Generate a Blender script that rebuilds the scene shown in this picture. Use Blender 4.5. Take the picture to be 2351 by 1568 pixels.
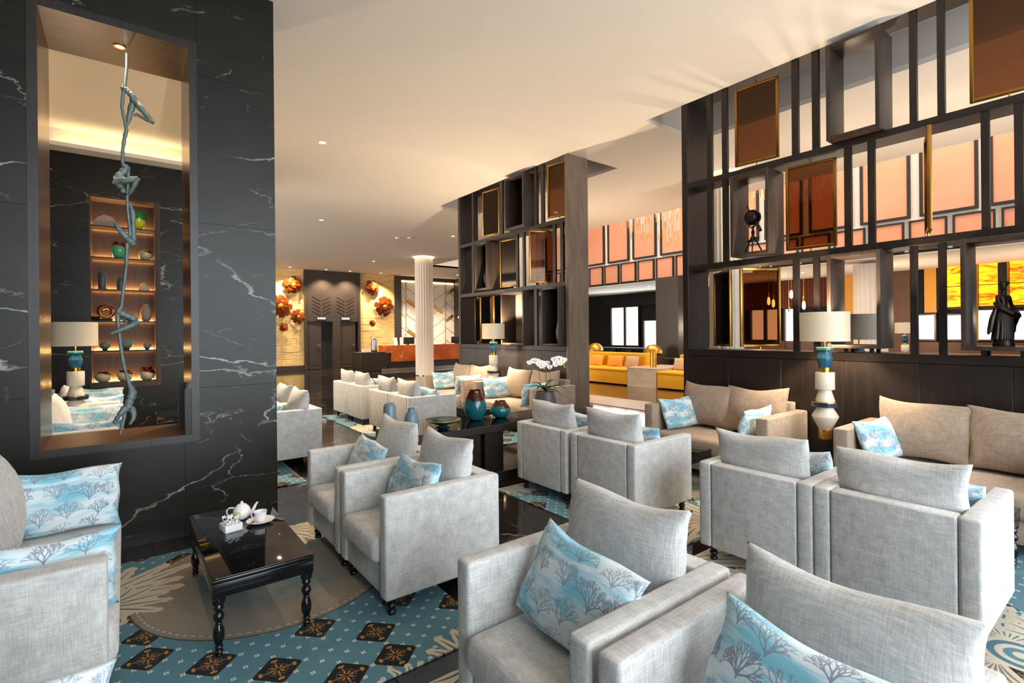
import bpy, bmesh, math, random
import numpy as np
from mathutils import Vector, Matrix, Euler
random.seed(7); RNG = np.random.default_rng(7)
PI = math.pi
for o in list(bpy.data.objects): bpy.data.objects.remove(o)
S = bpy.context.scene
COL = S.collection

# ------------------------------------------------------------------ camera
cam_d = bpy.data.cameras.new('camera'); cam = bpy.data.objects.new('camera', cam_d); COL.objects.link(cam)
cam_d.sensor_width = 36.0; cam_d.lens = 1159.85 / 2351 * 36.0
cam_d.shift_y = -(784 - 763.66) / 2351
cam_d.clip_start = 0.05; cam_d.clip_end = 200
_y, _r = 0.652883, -0.0092238
_f = Vector((math.sin(_y), math.cos(_y), 0)); _ri = Vector((math.cos(_y), -math.sin(_y), 0)); _u = Vector((0, 0, 1))
_r2 = _ri * math.cos(_r) + _u * math.sin(_r); _u2 = -_ri * math.sin(_r) + _u * math.cos(_r)
mw = Matrix((_r2, _u2, -_f)).transposed().to_4x4(); mw.translation = (0, 0, 1.55)
cam.matrix_world = mw
S.camera = cam

# ------------------------------------------------------------------ view, world, big lights
S.view_settings.view_transform = 'Standard'; S.view_settings.look = 'None'
S.view_settings.gamma = 1.0; S.view_settings.exposure = 0.55
S.view_settings.use_curve_mapping = False
cy = S.cycles
cy.use_denoising = True
cy.max_bounces = 9; cy.diffuse_bounces = 5; cy.glossy_bounces = 4; cy.transmission_bounces = 6; cy.transparent_max_bounces = 12
cy.sample_clamp_indirect = 6.0; cy.sample_clamp_direct = 0.0
cy.caustics_reflective = False; cy.caustics_refractive = False
cy.use_light_tree = True
W = bpy.data.worlds.new('world'); S.world = W; W.use_nodes = True
wn = W.node_tree
bg = wn.nodes['Background']; bg.inputs['Color'].default_value = (0.80, 0.90, 1.0, 1); bg.inputs['Strength'].default_value = 0.35

def light(name, kind, loc, energy, color=(1, 1, 1), size=1.0, size_y=None, target=None, spot=None, blend=0.5, radius=None):
    d = bpy.data.lights.new(name, kind); d.energy = energy; d.color = color
    if kind == 'AREA':
        d.shape = 'RECTANGLE'; d.size = size; d.size_y = size_y or size
    if kind in ('POINT', 'SPOT'): d.shadow_soft_size = radius or 0.05
    if kind == 'SPOT': d.spot_size = math.radians(spot or 80); d.spot_blend = blend
    o = bpy.data.objects.new(name, d); COL.objects.link(o); o.location = loc
    if target is not None:
        v = Vector(target) - Vector(loc); o.rotation_euler = v.to_track_quat('-Z', 'Y').to_euler()
    return o

# daylight entering through the glazed front of the lounge, behind the photographer
light('daylight_front', 'AREA', (2.6, -4.6, 2.2), 720, (0.88, 0.94, 1.0), 10.0, 3.9, target=(2.6, 6, .2))
# tall atrium on the right: an added overhead fill, then its window daylight
light('atrium_overhead_fill', 'AREA', (12.6, 7.0, 8.6), 900, (1.0, 0.82, 0.68), 4.0, 16.0, target=(12.6, 7.0, 0))
light('atrium_window_light', 'AREA', (18.6, 12.5, 2.0), 130, (0.95, 0.97, 1.0), 9.0, 1.8, target=(10, 11, 1.2))
light('hall_fill', 'AREA', (-5.6, 16.5, 2.3), 1000, (1.0, 0.86, 0.72), 9.0, 3.4, target=(8, 16.5, 2.2))  # unseen wide fill from the left, added to brighten the far hall
WARM = (1.0, 0.76, 0.52)

# ------------------------------------------------------------------ colour helpers and materials
def lin(c): return c / 12.92 if c <= 0.04045 else ((c + 0.055) / 1.055) ** 2.4
def rgb(*c):
    if len(c) == 1: c = c[0]
    return tuple(lin(v / 255.0) for v in c) + (1.0,)

class N:
    """small wrapper for building node trees"""
    def __init__(self, name):
        self.m = bpy.data.materials.new(name); self.m.use_nodes = True
        self.t = self.m.node_tree; self.b = self.t.nodes['Principled BSDF']; self.co = None
    def n(self, typ, **kw):
        x = self.t.nodes.new('ShaderNode' + typ)
        for k, v in kw.items(): setattr(x, k, v)
        return x
    def l(self, a, b): self.t.links.new(a, b)
    def coord(self, which='Object', scale=(1, 1, 1), rot=(0, 0, 0)):
        t = self.n('TexCoord'); mp = self.n('Mapping')
        mp.inputs['Scale'].default_value = scale; mp.inputs['Rotation'].default_value = rot
        self.l(t.outputs[which], mp.inputs['Vector']); return mp.outputs['Vector']
    def world(self, scale=(1, 1, 1), rot=(0, 0, 0)):
        t = self.n('NewGeometry'); mp = self.n('Mapping')
        mp.inputs['Scale'].default_value = scale; mp.inputs['Rotation'].default_value = rot
        self.l(t.outputs['Position'], mp.inputs['Vector']); return mp.outputs['Vector']
    def noise(self, v, scale, detail=4, rough=0.55, dist=0.0):
        x = self.n('TexNoise'); self.l(v, x.inputs['Vector'])
        x.inputs['Scale'].default_value = scale; x.inputs['Detail'].default_value = detail
        x.inputs['Roughness'].default_value = rough; x.inputs['Distortion'].default_value = dist
        return x.outputs['Fac']
    def math(self, op, a, b=None, c=None):
        x = self.n('Math', operation=op)
        for i, v in enumerate((a, b, c)):
            if v is None: continue
            if isinstance(v, (int, float)): x.inputs[i].default_value = v
            else: self.l(v, x.inputs[i])
        return x.outputs[0]
    def ramp(self, fac, stops, interp='LINEAR'):
        x = self.n('ValToRGB'); r = x.color_ramp; r.interpolation = interp
        while len(r.elements) > len(stops): r.elements.remove(r.elements[-1])
        while len(r.elements) < len(stops): r.elements.new(0.5)
        for e, (p, c) in zip(r.elements, stops): e.position = p; e.color = c
        self.l(fac, x.inputs['Fac']); return x.outputs['Color']
    def mix(self, fac, a, b):
        x = self.n('Mix', data_type='RGBA')
        for s, v in ((x.inputs[0], fac), (x.inputs[6], a), (x.inputs[7], b)):
            if isinstance(v, (int, float)): s.default_value = v
            elif isinstance(v, tuple): s.default_value = v
            else: self.l(v, s)
        return x.outputs[2]
    def set(self, **kw):
        for k, v in kw.items():
            s = self.b.inputs[k.replace('_', ' ')]
            if isinstance(v, (int, float, tuple)): s.default_value = v
            else: self.l(v, s)
        return self
    def bump(self, h, strength=0.3, dist=0.01):
        x = self.n('Bump'); x.inputs['Strength'].default_value = strength; x.inputs['Distance'].default_value = dist
        self.l(h, x.inputs['Height']); self.l(x.outputs['Normal'], self.b.inputs['Normal']); return self

M = {}
def plain(name, c, rough=0.5, metal=0.0, var=0.12, scale=6.0, **kw):
    k = N(name); v = k.coord(); f = k.noise(v, scale, 3)
    d = tuple(x * (1 - var) for x in c[:3]) + (1,); e = tuple(min(1, x * (1 + var)) for x in c[:3]) + (1,)
    k.set(Base_Color=k.mix(f, d, e), Roughness=rough, Metallic=metal, **kw); M[name] = k.m; return k
def emis(name, c, strength, base=None):
    k = N(name); k.set(Base_Color=base or c, Emission_Color=c, Emission_Strength=strength, Roughness=0.5); M[name] = k.m; return k

def linen(name, dark, light_, grain=1.0):
    k = N(name)
    a = k.noise(k.coord(scale=(14, 14, 210)), 1.0, 4, 0.7); b = k.noise(k.coord(scale=(230, 14, 14)), 1.0, 4, 0.7); c = k.noise(k.coord(scale=(14, 230, 14)), 1.0, 4, 0.7)
    s = k.math('ADD', k.math('ADD', a, b), c)
    s = k.math('MULTIPLY', s, 0.3333)
    col = k.ramp(s, [(0.36, dark), (0.64, light_)])
    k.set(Base_Color=col, Roughness=0.92, Sheen_Weight=0.25, Sheen_Roughness=0.5)
    k.b.inputs['Specular IOR Level'].default_value = 0.15
    k.bump(s, 0.35, 0.004); M[name] = k.m
linen('linen_grey', rgb(160, 161, 160), rgb(224, 224, 222))
linen('linen_warm_shade', rgb(124, 110, 97), rgb(176, 158, 140))  # grey linen toned warmer and darker, warm light and shadow in its colour

def wood(name, dark, light_, rough=0.4, axis='z', scale=1.0):
    k = N(name)
    sc = {'z': (22, 22, 1.2), 'x': (1.2, 22, 22), 'y': (22, 1.2, 22)}[axis]
    v = k.world(scale=tuple(x * scale for x in sc))
    f = k.noise(v, 1.6, 6, 0.62, 0.4); g = k.noise(k.world(scale=(2, 2, 2)), 0.7, 2)
    f = k.math('ADD', k.math('MULTIPLY', f, 0.8), k.math('MULTIPLY', g, 0.25))
    k.set(Base_Color=k.ramp(f, [(0.36, dark), (0.68, light_)]), Roughness=rough)
    k.bump(f, 0.12, 0.002); M[name] = k.m
wood('wenge', rgb(14, 10, 8), rgb(37, 27, 22), 0.42)
wood('wenge_h', rgb(14, 10, 8), rgb(35, 26, 21), 0.42, 'y')
wood('oak_grey', rgb(92, 79, 66), rgb(132, 116, 100), 0.45)
wood('box_wood', rgb(34, 26, 21), rgb(66, 54, 46), 0.4)
wood('walnut_x', rgb(66, 38, 22), rgb(112, 68, 40), 0.36, 'x')
wood('walnut_front', rgb(20, 17, 16), rgb(42, 36, 33), 0.4)
wood('walnut', rgb(52, 38, 30), rgb(88, 64, 50), 0.24)
wood('niche_wood', rgb(40, 26, 18), rgb(70, 46, 32), 0.5)

def marble(name, base, base2, vein, rough, seed, vein_amt=1.0, stretch=(1.0, 1.0, 2.2), rot=(0.5, 0.6, 0.4)):
    k = N(name)
    v = k.world(scale=stretch, rot=rot)
    mp = k.n('VectorMath', operation='ADD'); mp.inputs[1].default_value = (seed, seed * 1.7, seed * 0.3); k.l(v, mp.inputs[0]); v = mp.outputs[0]
    cl = k.noise(v, 1.3, 5, 0.6, 0.3)
    def vein_at(scale, width, off, thr):
        m2 = k.n('VectorMath', operation='ADD'); m2.inputs[1].default_value = (off, -off, off * .5); k.l(v, m2.inputs[0])
        w = k.noise(m2.outputs[0], scale, 6, 0.42, 0.15)
        r = k.math('ABSOLUTE', k.math('SUBTRACT', w, 0.5))
        r = k.math('SUBTRACT', 1.0, k.math('DIVIDE', r, width)); r = k.math('MAXIMUM', r, 0.0)
        mk = k.noise(m2.outputs[0], scale * 1.6, 2); mk = k.math('MULTIPLY', k.math('SUBTRACT', mk, thr), 7.0)
        mk = k.math('MINIMUM', k.math('MAXIMUM', mk, 0.0), 1.0)
        return k.math('MULTIPLY', r, mk)
    def crack(scale, width, off, thr, amp):
        m2 = k.n('VectorMath', operation='ADD'); m2.inputs[1].default_value = (off, -off, off * .5); k.l(v, m2.inputs[0])
        nz = k.n('TexNoise'); k.l(m2.outputs[0], nz.inputs['Vector']); nz.inputs['Scale'].default_value = scale * 2.2; nz.inputs['Detail'].default_value = 6; nz.inputs['Roughness'].default_value = .62
        m3 = k.n('VectorMath', operation='SCALE'); m3.inputs['Scale'].default_value = amp; k.l(nz.outputs['Color'], m3.inputs[0])
        m4 = k.n('VectorMath', operation='ADD'); k.l(m2.outputs[0], m4.inputs[0]); k.l(m3.outputs[0], m4.inputs[1])
        vo = k.n('TexVoronoi', feature='DISTANCE_TO_EDGE'); vo.inputs['Scale'].default_value = scale; k.l(m4.outputs[0], vo.inputs['Vector'])
        r = k.math('MAXIMUM', k.math('SUBTRACT', 1.0, k.math('DIVIDE', vo.outputs['Distance'], width)), 0.0)
        mk = k.noise(m2.outputs[0], scale * 3.1, 3); mk = k.math('MULTIPLY', k.math('SUBTRACT', mk, thr), 8.0)
        mk = k.math('MINIMUM', k.math('MAXIMUM', mk, 0.0), 1.0)
        return k.math('MULTIPLY', r, mk)
    f = k.math('MAXIMUM', crack(.62, 0.0062, 0.0, 0.47, .5), k.math('MULTIPLY', crack(1.5, 0.008, 7.3, 0.55, .22), 0.4))
    f = k.math('MAXIMUM', f, k.math('MULTIPLY', crack(.9, 0.005, 17.3, 0.50, .55), 0.6))
    f = k.math('MULTIPLY', f, vein_amt)
    col = k.mix(f, k.ramp(cl, [(0.3, base), (0.7, base2)]), vein)
    k.set(Base_Color=col, Roughness=rough); k.b.inputs['Specular IOR Level'].default_value = 0.5 if rough < .3 else 0.3; M[name] = k.m; return k
marble('marble_wall', rgb(18, 18, 16), rgb(37, 37, 31), rgb(190, 188, 178), 0.36, 3.1, 0.8, (.55, .55, 1.5), (0, .6, 0))
marble('marble_floor', rgb(20, 18, 17), rgb(40, 35, 32), rgb(190, 182, 176), 0.07, 11.7, 0.55, (1, 1, 1), (0, 0, 0.7))
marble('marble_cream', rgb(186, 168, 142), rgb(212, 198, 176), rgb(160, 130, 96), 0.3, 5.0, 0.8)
marble('marble_white', rgb(226, 216, 204), rgb(244, 238, 230), rgb(150, 130, 112), 0.2, 8.0, 0.8)
marble('marble_rust', rgb(150, 66, 22), rgb(196, 104, 44), rgb(240, 216, 186), 0.2, 2.4, 1.0, (.8, .8, 1.4))
marble('marble_brown', rgb(72, 48, 32), rgb(104, 74, 50), rgb(150, 118, 84), 0.1, 9.0, 0.5)

plain('ceiling_paint', rgb(240, 232, 222), 0.85, var=0.015)
plain('slot_paint', rgb(206, 200, 194), 0.85, var=0.02)
plain('white_paint', rgb(235, 230, 222), 0.6, var=0.02)
plain('black_lacquer', rgb(16, 16, 18), 0.16, var=0.1)
plain('black_gloss', rgb(10, 10, 11), 0.04, var=0.05)
plain('black_matte', rgb(14, 12, 11), 0.6)
plain('porcelain', rgb(240, 240, 240), 0.12, var=0.01)
plain('brass', rgb(205, 158, 72), 0.25, 1.0, 0.08)
plain('brass_dark', rgb(158, 118, 56), 0.34, 1.0, 0.1)
plain('gold_paint', rgb(200, 150, 60), 0.35, 0.85, 0.1)
plain('bronze', rgb(40, 32, 26), 0.4, 0.6, 0.3)
plain('patina', rgb(120, 134, 130), 0.6, 0.35, 0.4, 30)
plain('steel', rgb(170, 170, 172), 0.25, 1.0)
plain('shade_cloth', rgb(226, 212, 188), 0.8, var=0.03)
plain('shade_grey', rgb(176, 166, 150), 0.8, var=0.03)
plain('cream_glaze', rgb(226, 216, 196), 0.3, var=0.03)
plain('teal_glaze', rgb(36, 92, 92), 0.15, var=0.25)
plain('bowl_glaze', rgb(20, 62, 62), 0.12, var=0.5, scale=14)
plain('blue_glaze', rgb(34, 84, 112), 0.18, var=0.2)
plain('navy_glaze', rgb(22, 42, 60), 0.15, var=0.2)
plain('bottle_blue', rgb(104, 132, 146), 0.35, var=0.1)
plain('bottle_slate', rgb(78, 92, 104), 0.4, var=0.12)
plain('stone_blue', rgb(110, 128, 130), 0.6, var=0.3, scale=20)
plain('pink_clay', rgb(176, 150, 136), 0.6)
plain('cream_clay', rgb(232, 214, 176), 0.5)
plain('planter_grey', rgb(72, 70, 70), 0.5)
plain('leaf_green', rgb(44, 74, 30), 0.35, var=0.3)
plain('stem_green', rgb(74, 84, 44), 0.5)
plain('petal_white', rgb(244, 242, 238), 0.5, var=0.02)
plain('petal_core', rgb(206, 190, 70), 0.5)
plain('bud_green', rgb(170, 180, 60), 0.5)
plain('moss', rgb(96, 110, 34), 0.9, var=0.4, scale=60)
plain('yellow_fabric', rgb(226, 168, 30), 0.85, var=0.06)
plain('orange_cushion', rgb(226, 160, 62), 0.85, var=0.08)
plain('striped_cushion', rgb(196, 168, 140), 0.85, var=0.3, scale=30)
plain('amber_flower', rgb(124, 56, 12), 0.25, 0.3, 0.65, 14)
plain('amber_core', rgb(230, 160, 40), 0.25, 0.4, 0.3)
plain('door_dark', rgb(52, 45, 40), 0.35, var=0.15)
plain('void_black', rgb(8, 7, 6), 0.8)
plain('tea_tag', rgb(226, 214, 40), 0.6, var=0.02)
plain('paper_white', rgb(240, 240, 236), 0.7, var=0.02)
plain('stick_brown', rgb(120, 70, 36), 0.6)
plain('curtain_red', rgb(92, 40, 20), 0.8, var=0.3)
plain('timber_dado', rgb(84, 52, 32), 0.45, var=0.2)
plain('ochre_wall', rgb(214, 150, 52), 0.6, var=0.1)
plain('column_white', rgb(232, 222, 208), 0.55, var=0.03)
plain('backpanel_grey', rgb(104, 98, 90), 0.6, var=0.06)
plain('rug_edge', rgb(40, 60, 62), 0.95)

k = N('pink_panel'); f = k.noise(k.world(scale=(1, 1, 1)), 0.8, 2)
k.set(Base_Color=k.mix(f, rgb(208, 142, 114), rgb(224, 168, 140)), Roughness=0.22, Metallic=0.25); M['pink_panel'] = k.m
k = N('amber_glass')   # bronze-tinted sheet glass
tb = k.n('BsdfTransparent'); tb.inputs['Color'].default_value = (0.40, 0.25, 0.155, 1)
gb = k.n('BsdfGlossy'); gb.inputs['Color'].default_value = (0.8, 0.6, 0.45, 1); gb.inputs['Roughness'].default_value = 0.04
fr = k.n('Fresnel'); fr.inputs['IOR'].default_value = 1.5
ms = k.n('MixShader'); k.l(fr.outputs[0], ms.inputs[0]); k.l(tb.outputs[0], ms.inputs[1]); k.l(gb.outputs[0], ms.inputs[2])
k.l(ms.outputs[0], k.t.nodes['Material Output'].inputs['Surface']); M['amber_glass'] = k.m
k = N('yellow_stone'); v = k.world(scale=(1, 1, 9)); f = k.noise(v, 2.2, 5, 0.65)
k.set(Base_Color=k.ramp(f, [(0.3, rgb(196, 158, 90)), (0.7, rgb(240, 212, 150))]), Roughness=0.6); k.bump(f, 0.4, 0.02); M['yellow_stone'] = k.m
k = N('onyx_lit'); f = k.noise(k.world(scale=(1, .7, 3.0)), 2.0, 5, 0.6, 1.2)
c = k.ramp(f, [(0.36, rgb(196, 66, 6)), (0.46, rgb(240, 140, 12)), (0.62, rgb(255, 196, 24))])
k.set(Base_Color=c, Emission_Color=c, Emission_Strength=1.3, Roughness=0.3); M['onyx_lit'] = k.m
# reactive glazes: two bands along the height with a marbled border
def glaze2(name, low, high, z, amp=0.03, top2=None, rough=0.1):
    k = N(name); t = k.n('TexCoord'); sp = k.n('SeparateXYZ'); k.l(t.outputs['Object'], sp.inputs[0])
    f = k.noise(t.outputs['Object'], 9.0, 4)
    h = k.math('ADD', sp.outputs['Z'], k.math('MULTIPLY', k.math('SUBTRACT', f, 0.5), amp * 4))
    h = k.math('ADD', h, k.math('MULTIPLY', sp.outputs['X'], 0.25))
    g = k.math('MINIMUM', k.math('MAXIMUM', k.math('MULTIPLY', k.math('SUBTRACT', h, z), 60.0), 0.0), 1.0)
    hi = k.mix(k.noise(t.outputs['Object'], 26.0, 5, 0.7), high, top2 or high)
    lo = k.mix(k.noise(t.outputs['Object'], 8.0, 3), tuple(x * .7 for x in low[:3]) + (1,), low)
    k.set(Base_Color=k.mix(g, lo, hi), Roughness=rough); M[name] = k.m
glaze2('glaze_vase_tall', rgb(24, 100, 110), rgb(24, 10, 8), 0.2, 0.03, rgb(92, 36, 24), 0.06)
glaze2('glaze_vase_low', rgb(34, 112, 112), rgb(30, 12, 8), 0.105, 0.016, rgb(104, 44, 24), 0.06)
glaze2('glass_green', rgb(230, 222, 40), rgb(20, 130, 40), 0.16, 0.03)
glaze2('glass_red', rgb(90, 190, 140), rgb(110, 20, 14), 0.19, 0.02)
glaze2('glass_bowl', rgb(210, 200, 160), rgb(80, 14, 16), 0.125, 0.012)
glaze2('amber_ring', rgb(220, 140, 40), rgb(110, 52, 12), 0.1, 0.3)
k = N('marble_column'); k.set(Base_Color=rgb(232, 222, 208), Roughness=0.5); M['marble_column'] = k.m
emis('lamp_white', (1.0, 0.86, 0.66, 1), 9.0)
emis('led_strip', (1.0, 0.55, 0.16, 1), 16.0)
emis('bulb_glow', (1.0, 0.72, 0.36, 1), 9.0)
emis('cove_glow', (1.0, 0.74, 0.36, 1), 6.0)
emis('window_glare', (0.96, 0.98, 1.0, 1), 1.6)
emis('sign_lit', (1, 0.97, 0.9, 1), 1.5)
emis('shade_lit', (1.0, 0.84, 0.6, 1), 0.06, base=rgb(206, 194, 170))

# ------------------------------------------------------------------ printed fabrics (drawn here, no files)
def make_image(name, arr):
    h, w = arr.shape[:2]
    im = bpy.data.images.new(name, w, h); a = np.ones((h, w, 4), np.float32); a[..., :3] = np.clip(arr, 0, 1)
    im.pixels.foreach_set(a.ravel()); im.update(); im.pack(); return im
def image_mat(name, im, rough=0.9, weave=None, sheen=0.2):
    k = N(name); t = k.n('TexImage'); t.image = im; t.extension = 'EXTEND'
    uv = k.n('UVMap'); k.l(uv.outputs[0], t.inputs['Vector'])
    c = t.outputs['Color']
    f = k.noise(k.coord(scale=(1, 1, 1)), weave or 400.0, 2)
    c = k.mix(0.22, c, k.mix(f, (0.0, 0.0, 0.0, 1), c))
    k.set(Base_Color=c, Roughness=rough, Sheen_Weight=sheen); k.b.inputs['Specular IOR Level'].default_value = 0.1
    k.bump(f, 0.25, 0.003); M[name] = k.m
def sm(x, a, b): t = np.clip((x - a) / (b - a), 0, 1); return t * t * (3 - 2 * t)
def fnoise(h, w, cells, seed):
    r = np.random.default_rng(seed); out = np.zeros((h, w)); amp = 1.0; tot = 0
    for c in cells:
        g = r.random((c[0] + 2, c[1] + 2)); yy = np.linspace(0, c[0], h); xx = np.linspace(0, c[1], w)
        y0 = yy.astype(int); x0 = xx.astype(int); fy = (yy - y0)[:, None]; fx = (xx - x0)[None]
        fy = fy * fy * (3 - 2 * fy); fx = fx * fx * (3 - 2 * fx)
        v = g[y0][:, x0] * (1 - fy) * (1 - fx) + g[y0 + 1][:, x0] * fy * (1 - fx) + g[y0][:, x0 + 1] * (1 - fy) * fx + g[y0 + 1][:, x0 + 1] * fy * fx
        out += v * amp; tot += amp; amp *= 0.6
    return out / tot
def coral_print(seed, w=900, h=620):
    r = random.Random(seed)
    wash = fnoise(h, w, [(7, 4), (20, 7), (60, 14)], seed)[..., None]
    A = np.array([136, 206, 228]) / 255.; B = np.array([232, 245, 249]) / 255.
    img = A + (B - A) * sm(wash, 0.28, 0.66)
    ink = np.zeros((h, w))
    def stroke(x0, y0, x1, y1, r0, r1, a):
        R = max(r0, r1) + 2
        xa, xb = int(max(0, min(x0, x1) - R)), int(min(w, max(x0, x1) + R + 1)); ya, yb = int(max(0, min(y0, y1) - R)), int(min(h, max(y0, y1) + R + 1))
        if xa >= xb or ya >= yb: return
        Y, X = np.mgrid[ya:yb, xa:xb]; dx, dy = x1 - x0, y1 - y0; L = dx * dx + dy * dy + 1e-6
        t = np.clip(((X - x0) * dx + (Y - y0) * dy) / L, 0, 1); d = np.hypot(X - x0 - t * dx, Y - y0 - t * dy)
        v = np.clip(r0 + (r1 - r0) * t - d + 0.6, 0, 1) * a
        ink[ya:yb, xa:xb] = np.maximum(ink[ya:yb, xa:xb], v)
    def branch(x, y, ang, ln, rad, dep, a):
        x1, y1 = x + math.cos(ang) * ln, y + math.sin(ang) * ln
        stroke(x, y, x1, y1, rad, rad * .8, a)
        if dep == 0: return
        for s in ((-1, 1) if r.random() < .82 else (-1, 0, 1)):
            branch(x1, y1, ang + s * r.uniform(.22, .52), ln * r.uniform(.66, .9), max(1.0, rad * .78), dep - 1, a)
    for j in range(4):
        for i in range(5):
            x = (i + .3 + (.45 if j % 2 else 0) + r.uniform(-.22, .22)) * w / 5; y = (j + .05 + r.uniform(-.2, .2)) * h / 4
            a = r.uniform(.55, .95); n = r.choice((3, 4, 4, 5)); sz = r.uniform(.8, 1.12)
            stroke(x, y - 12, x, y, 3.0, 4.5, a)
            for q in range(n):
                branch(x, y, PI / 2 + (q - (n - 1) / 2) * .5 + r.uniform(-.14, .14), sz * r.uniform(28, 46), 4.2, r.choice((3, 4)), a)
    C = np.array([136, 143, 162]) / 255.
    img = img * (1 - ink[..., None]) + C * ink[..., None]
    return img ** 2.2 if False else img
for i in range(3):
    image_mat('coral_print' if i == 0 else 'coral_print_%s' % 'bc'[i - 1], make_image('coral_%d' % i, coral_print(11 + i)), 0.85)

BLUE = np.array([84, 130, 146]) / 255.; CREAM = np.array([206, 196, 176]) / 255.; BLK = np.array([18, 17, 18]) / 255.; GLD = np.array([186, 124, 48]) / 255.
BEIGE = np.array([142, 130, 114]) / 255.; TEAL = np.array([60, 96, 104]) / 255.; WHT = np.array([226, 222, 212]) / 255.
def over(img, m, c): return img * (1 - m[..., None]) + c * m[..., None]
def carpet(x0, x1, y0, y1, px, discs, leaves, seed=1, rings=()):
    w, h = int((x1 - x0) * px), int((y1 - y0) * px)
    X, Y = np.meshgrid(np.linspace(x0, x1, w), np.linspace(y0, y1, h)); e = 1.2 / px
    img = np.zeros((h, w, 3)) + BLUE
    # thin trellis and four-point motifs on a 45 degree lattice
    s = .0833; ox, oy = .431, 2.857
    U = ((X - ox) + (Y - oy)) / math.sqrt(2) / s; V = ((X - ox) - (Y - oy)) / math.sqrt(2) / s
    fu = np.abs(U - np.round(U)); fv = np.abs(V - np.round(V))
    img = over(img, (np.minimum(fu, fv) * s < e * .6) * .35, BEIGE)
    du = (U - np.round(U)) * s; dv = (V - np.round(V)) * s
    a = np.abs(du + dv) / math.sqrt(2); b = np.abs(du - dv) / math.sqrt(2)
    q = np.maximum(np.abs(a - .0) , np.abs(b - .0))
    r4 = np.minimum(np.hypot(np.abs(du) - .008, dv), np.hypot(du, np.abs(dv) - .008))
    img = over(img, 1 - sm(r4, .005 - e, .005 + e), WHT)
    # black rounded diamonds with gold ornaments
    c = .236; cx, cy = 1.017, 2.273
    I = np.round((X - cx) / c); J = np.round((Y - cy) / c)
    hsh = np.mod(np.sin(I * 12.9898 + J * 78.233) * 43758.5453, 1)
    occ = (np.mod(I + J, 2) == 1) & (hsh < .82) | ((I == 0) & (J == 0)) | ((I == -4) & (J == 4))
    lx = (X - cx) - I * c; ly = (Y - cy) - J * c
    p = (lx + ly) / math.sqrt(2); t = (lx - ly) / math.sqrt(2)
    hs = .079; rad = .02
    d = np.hypot(np.maximum(np.abs(p) - hs + rad, 0), np.maximum(np.abs(t) - hs + rad, 0)) - rad
    m = (1 - sm(d, -e, e)) * occ; img = over(img, m, BLK)
    ap, at = np.abs(p), np.abs(t); rr = np.hypot(p, t); th = np.arctan2(t, p)
    orn = ((rr < .034) & (rr > .008) & (np.cos(8 * th) > .05)) | ((np.hypot(ap - .056, at - .047) < .0085)) | (np.hypot(ap - .047, at - .056) < .0085)
    lace = ((np.abs(rr - .043) < .003) & (np.cos(16 * th) > -.3)) | ((np.minimum(np.abs(p + t), np.abs(p - t)) / 1.414 < .006 * (1 - (rr - .04) / .045)) & (rr > .036) & (rr < .08))
    img = over(img, (lace & occ) * .75, BEIGE); img = over(img, (orn & occ) * 1.0, GLD)
    nz = fnoise(h, w, [(int(6 * (y1 - y0)) + 1, int(6 * (x1 - x0)) + 1), (40, 40)], seed)
    for (dx, dy, R, inner) in discs:
        rr = np.hypot(X - dx, Y - dy); m = 1 - sm(rr, R - e, R + e); th = np.arctan2(Y - dy, X - dx)
        body = BEIGE * (1 - .0) + 0 * X[..., None]
        st = (np.cos(th * 420 * R) > 0) * (np.cos(rr * 420) > -.6) * ((rr > R - .20) & (rr < R - .055)) * .17 + ((np.cos(th * 130 * R) > -.2) & (np.abs(rr - R + .035) < .005)) * .55
        body = body + st[..., None] * (WHT - BEIGE)
        bl = (1 - sm(rr, R - .42, R - .18)) * (0.30 + .45 * sm(nz, .40, .62)) * inner * (.75 + .25 * (fnoise(h, w, [(h // 5, w // 5)], seed + 5) > .5))
        body = over(body, bl, BLUE * .85)
        img = img * (1 - m[..., None]) + body * m[..., None]
        img = over(img, (np.abs(rr - R) < .006) * .8, np.array([60, 70, 50]) / 255.)
    def paint(pts, rads, mask):
        for (xa, ya), (xb, yb), ra, rb in zip(pts, pts[1:], rads, rads[1:]):
            xa, xb, ya, yb = (xa - x0) * px, (xb - x0) * px, (ya - y0) * px, (yb - y0) * px; ra *= px; rb *= px; R = max(ra, rb) + 2
            i0, i1 = int(max(0, min(xa, xb) - R)), int(min(w, max(xa, xb) + R + 1)); j0, j1 = int(max(0, min(ya, yb) - R)), int(min(h, max(ya, yb) + R + 1))
            if i0 >= i1 or j0 >= j1: continue
            yy, xx = np.mgrid[j0:j1, i0:i1]; ax, ay = xb - xa, yb - ya; L = ax * ax + ay * ay + 1e-6
            t = np.clip(((xx - xa) * ax + (yy - ya) * ay) / L, 0, 1); d = np.hypot(xx - xa - t * ax, yy - ya - t * ay)
            mask[j0:j1, i0:i1] = np.maximum(mask[j0:j1, i0:i1], np.clip(ra + (rb - ra) * t - d + .6, 0, 1))
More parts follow.
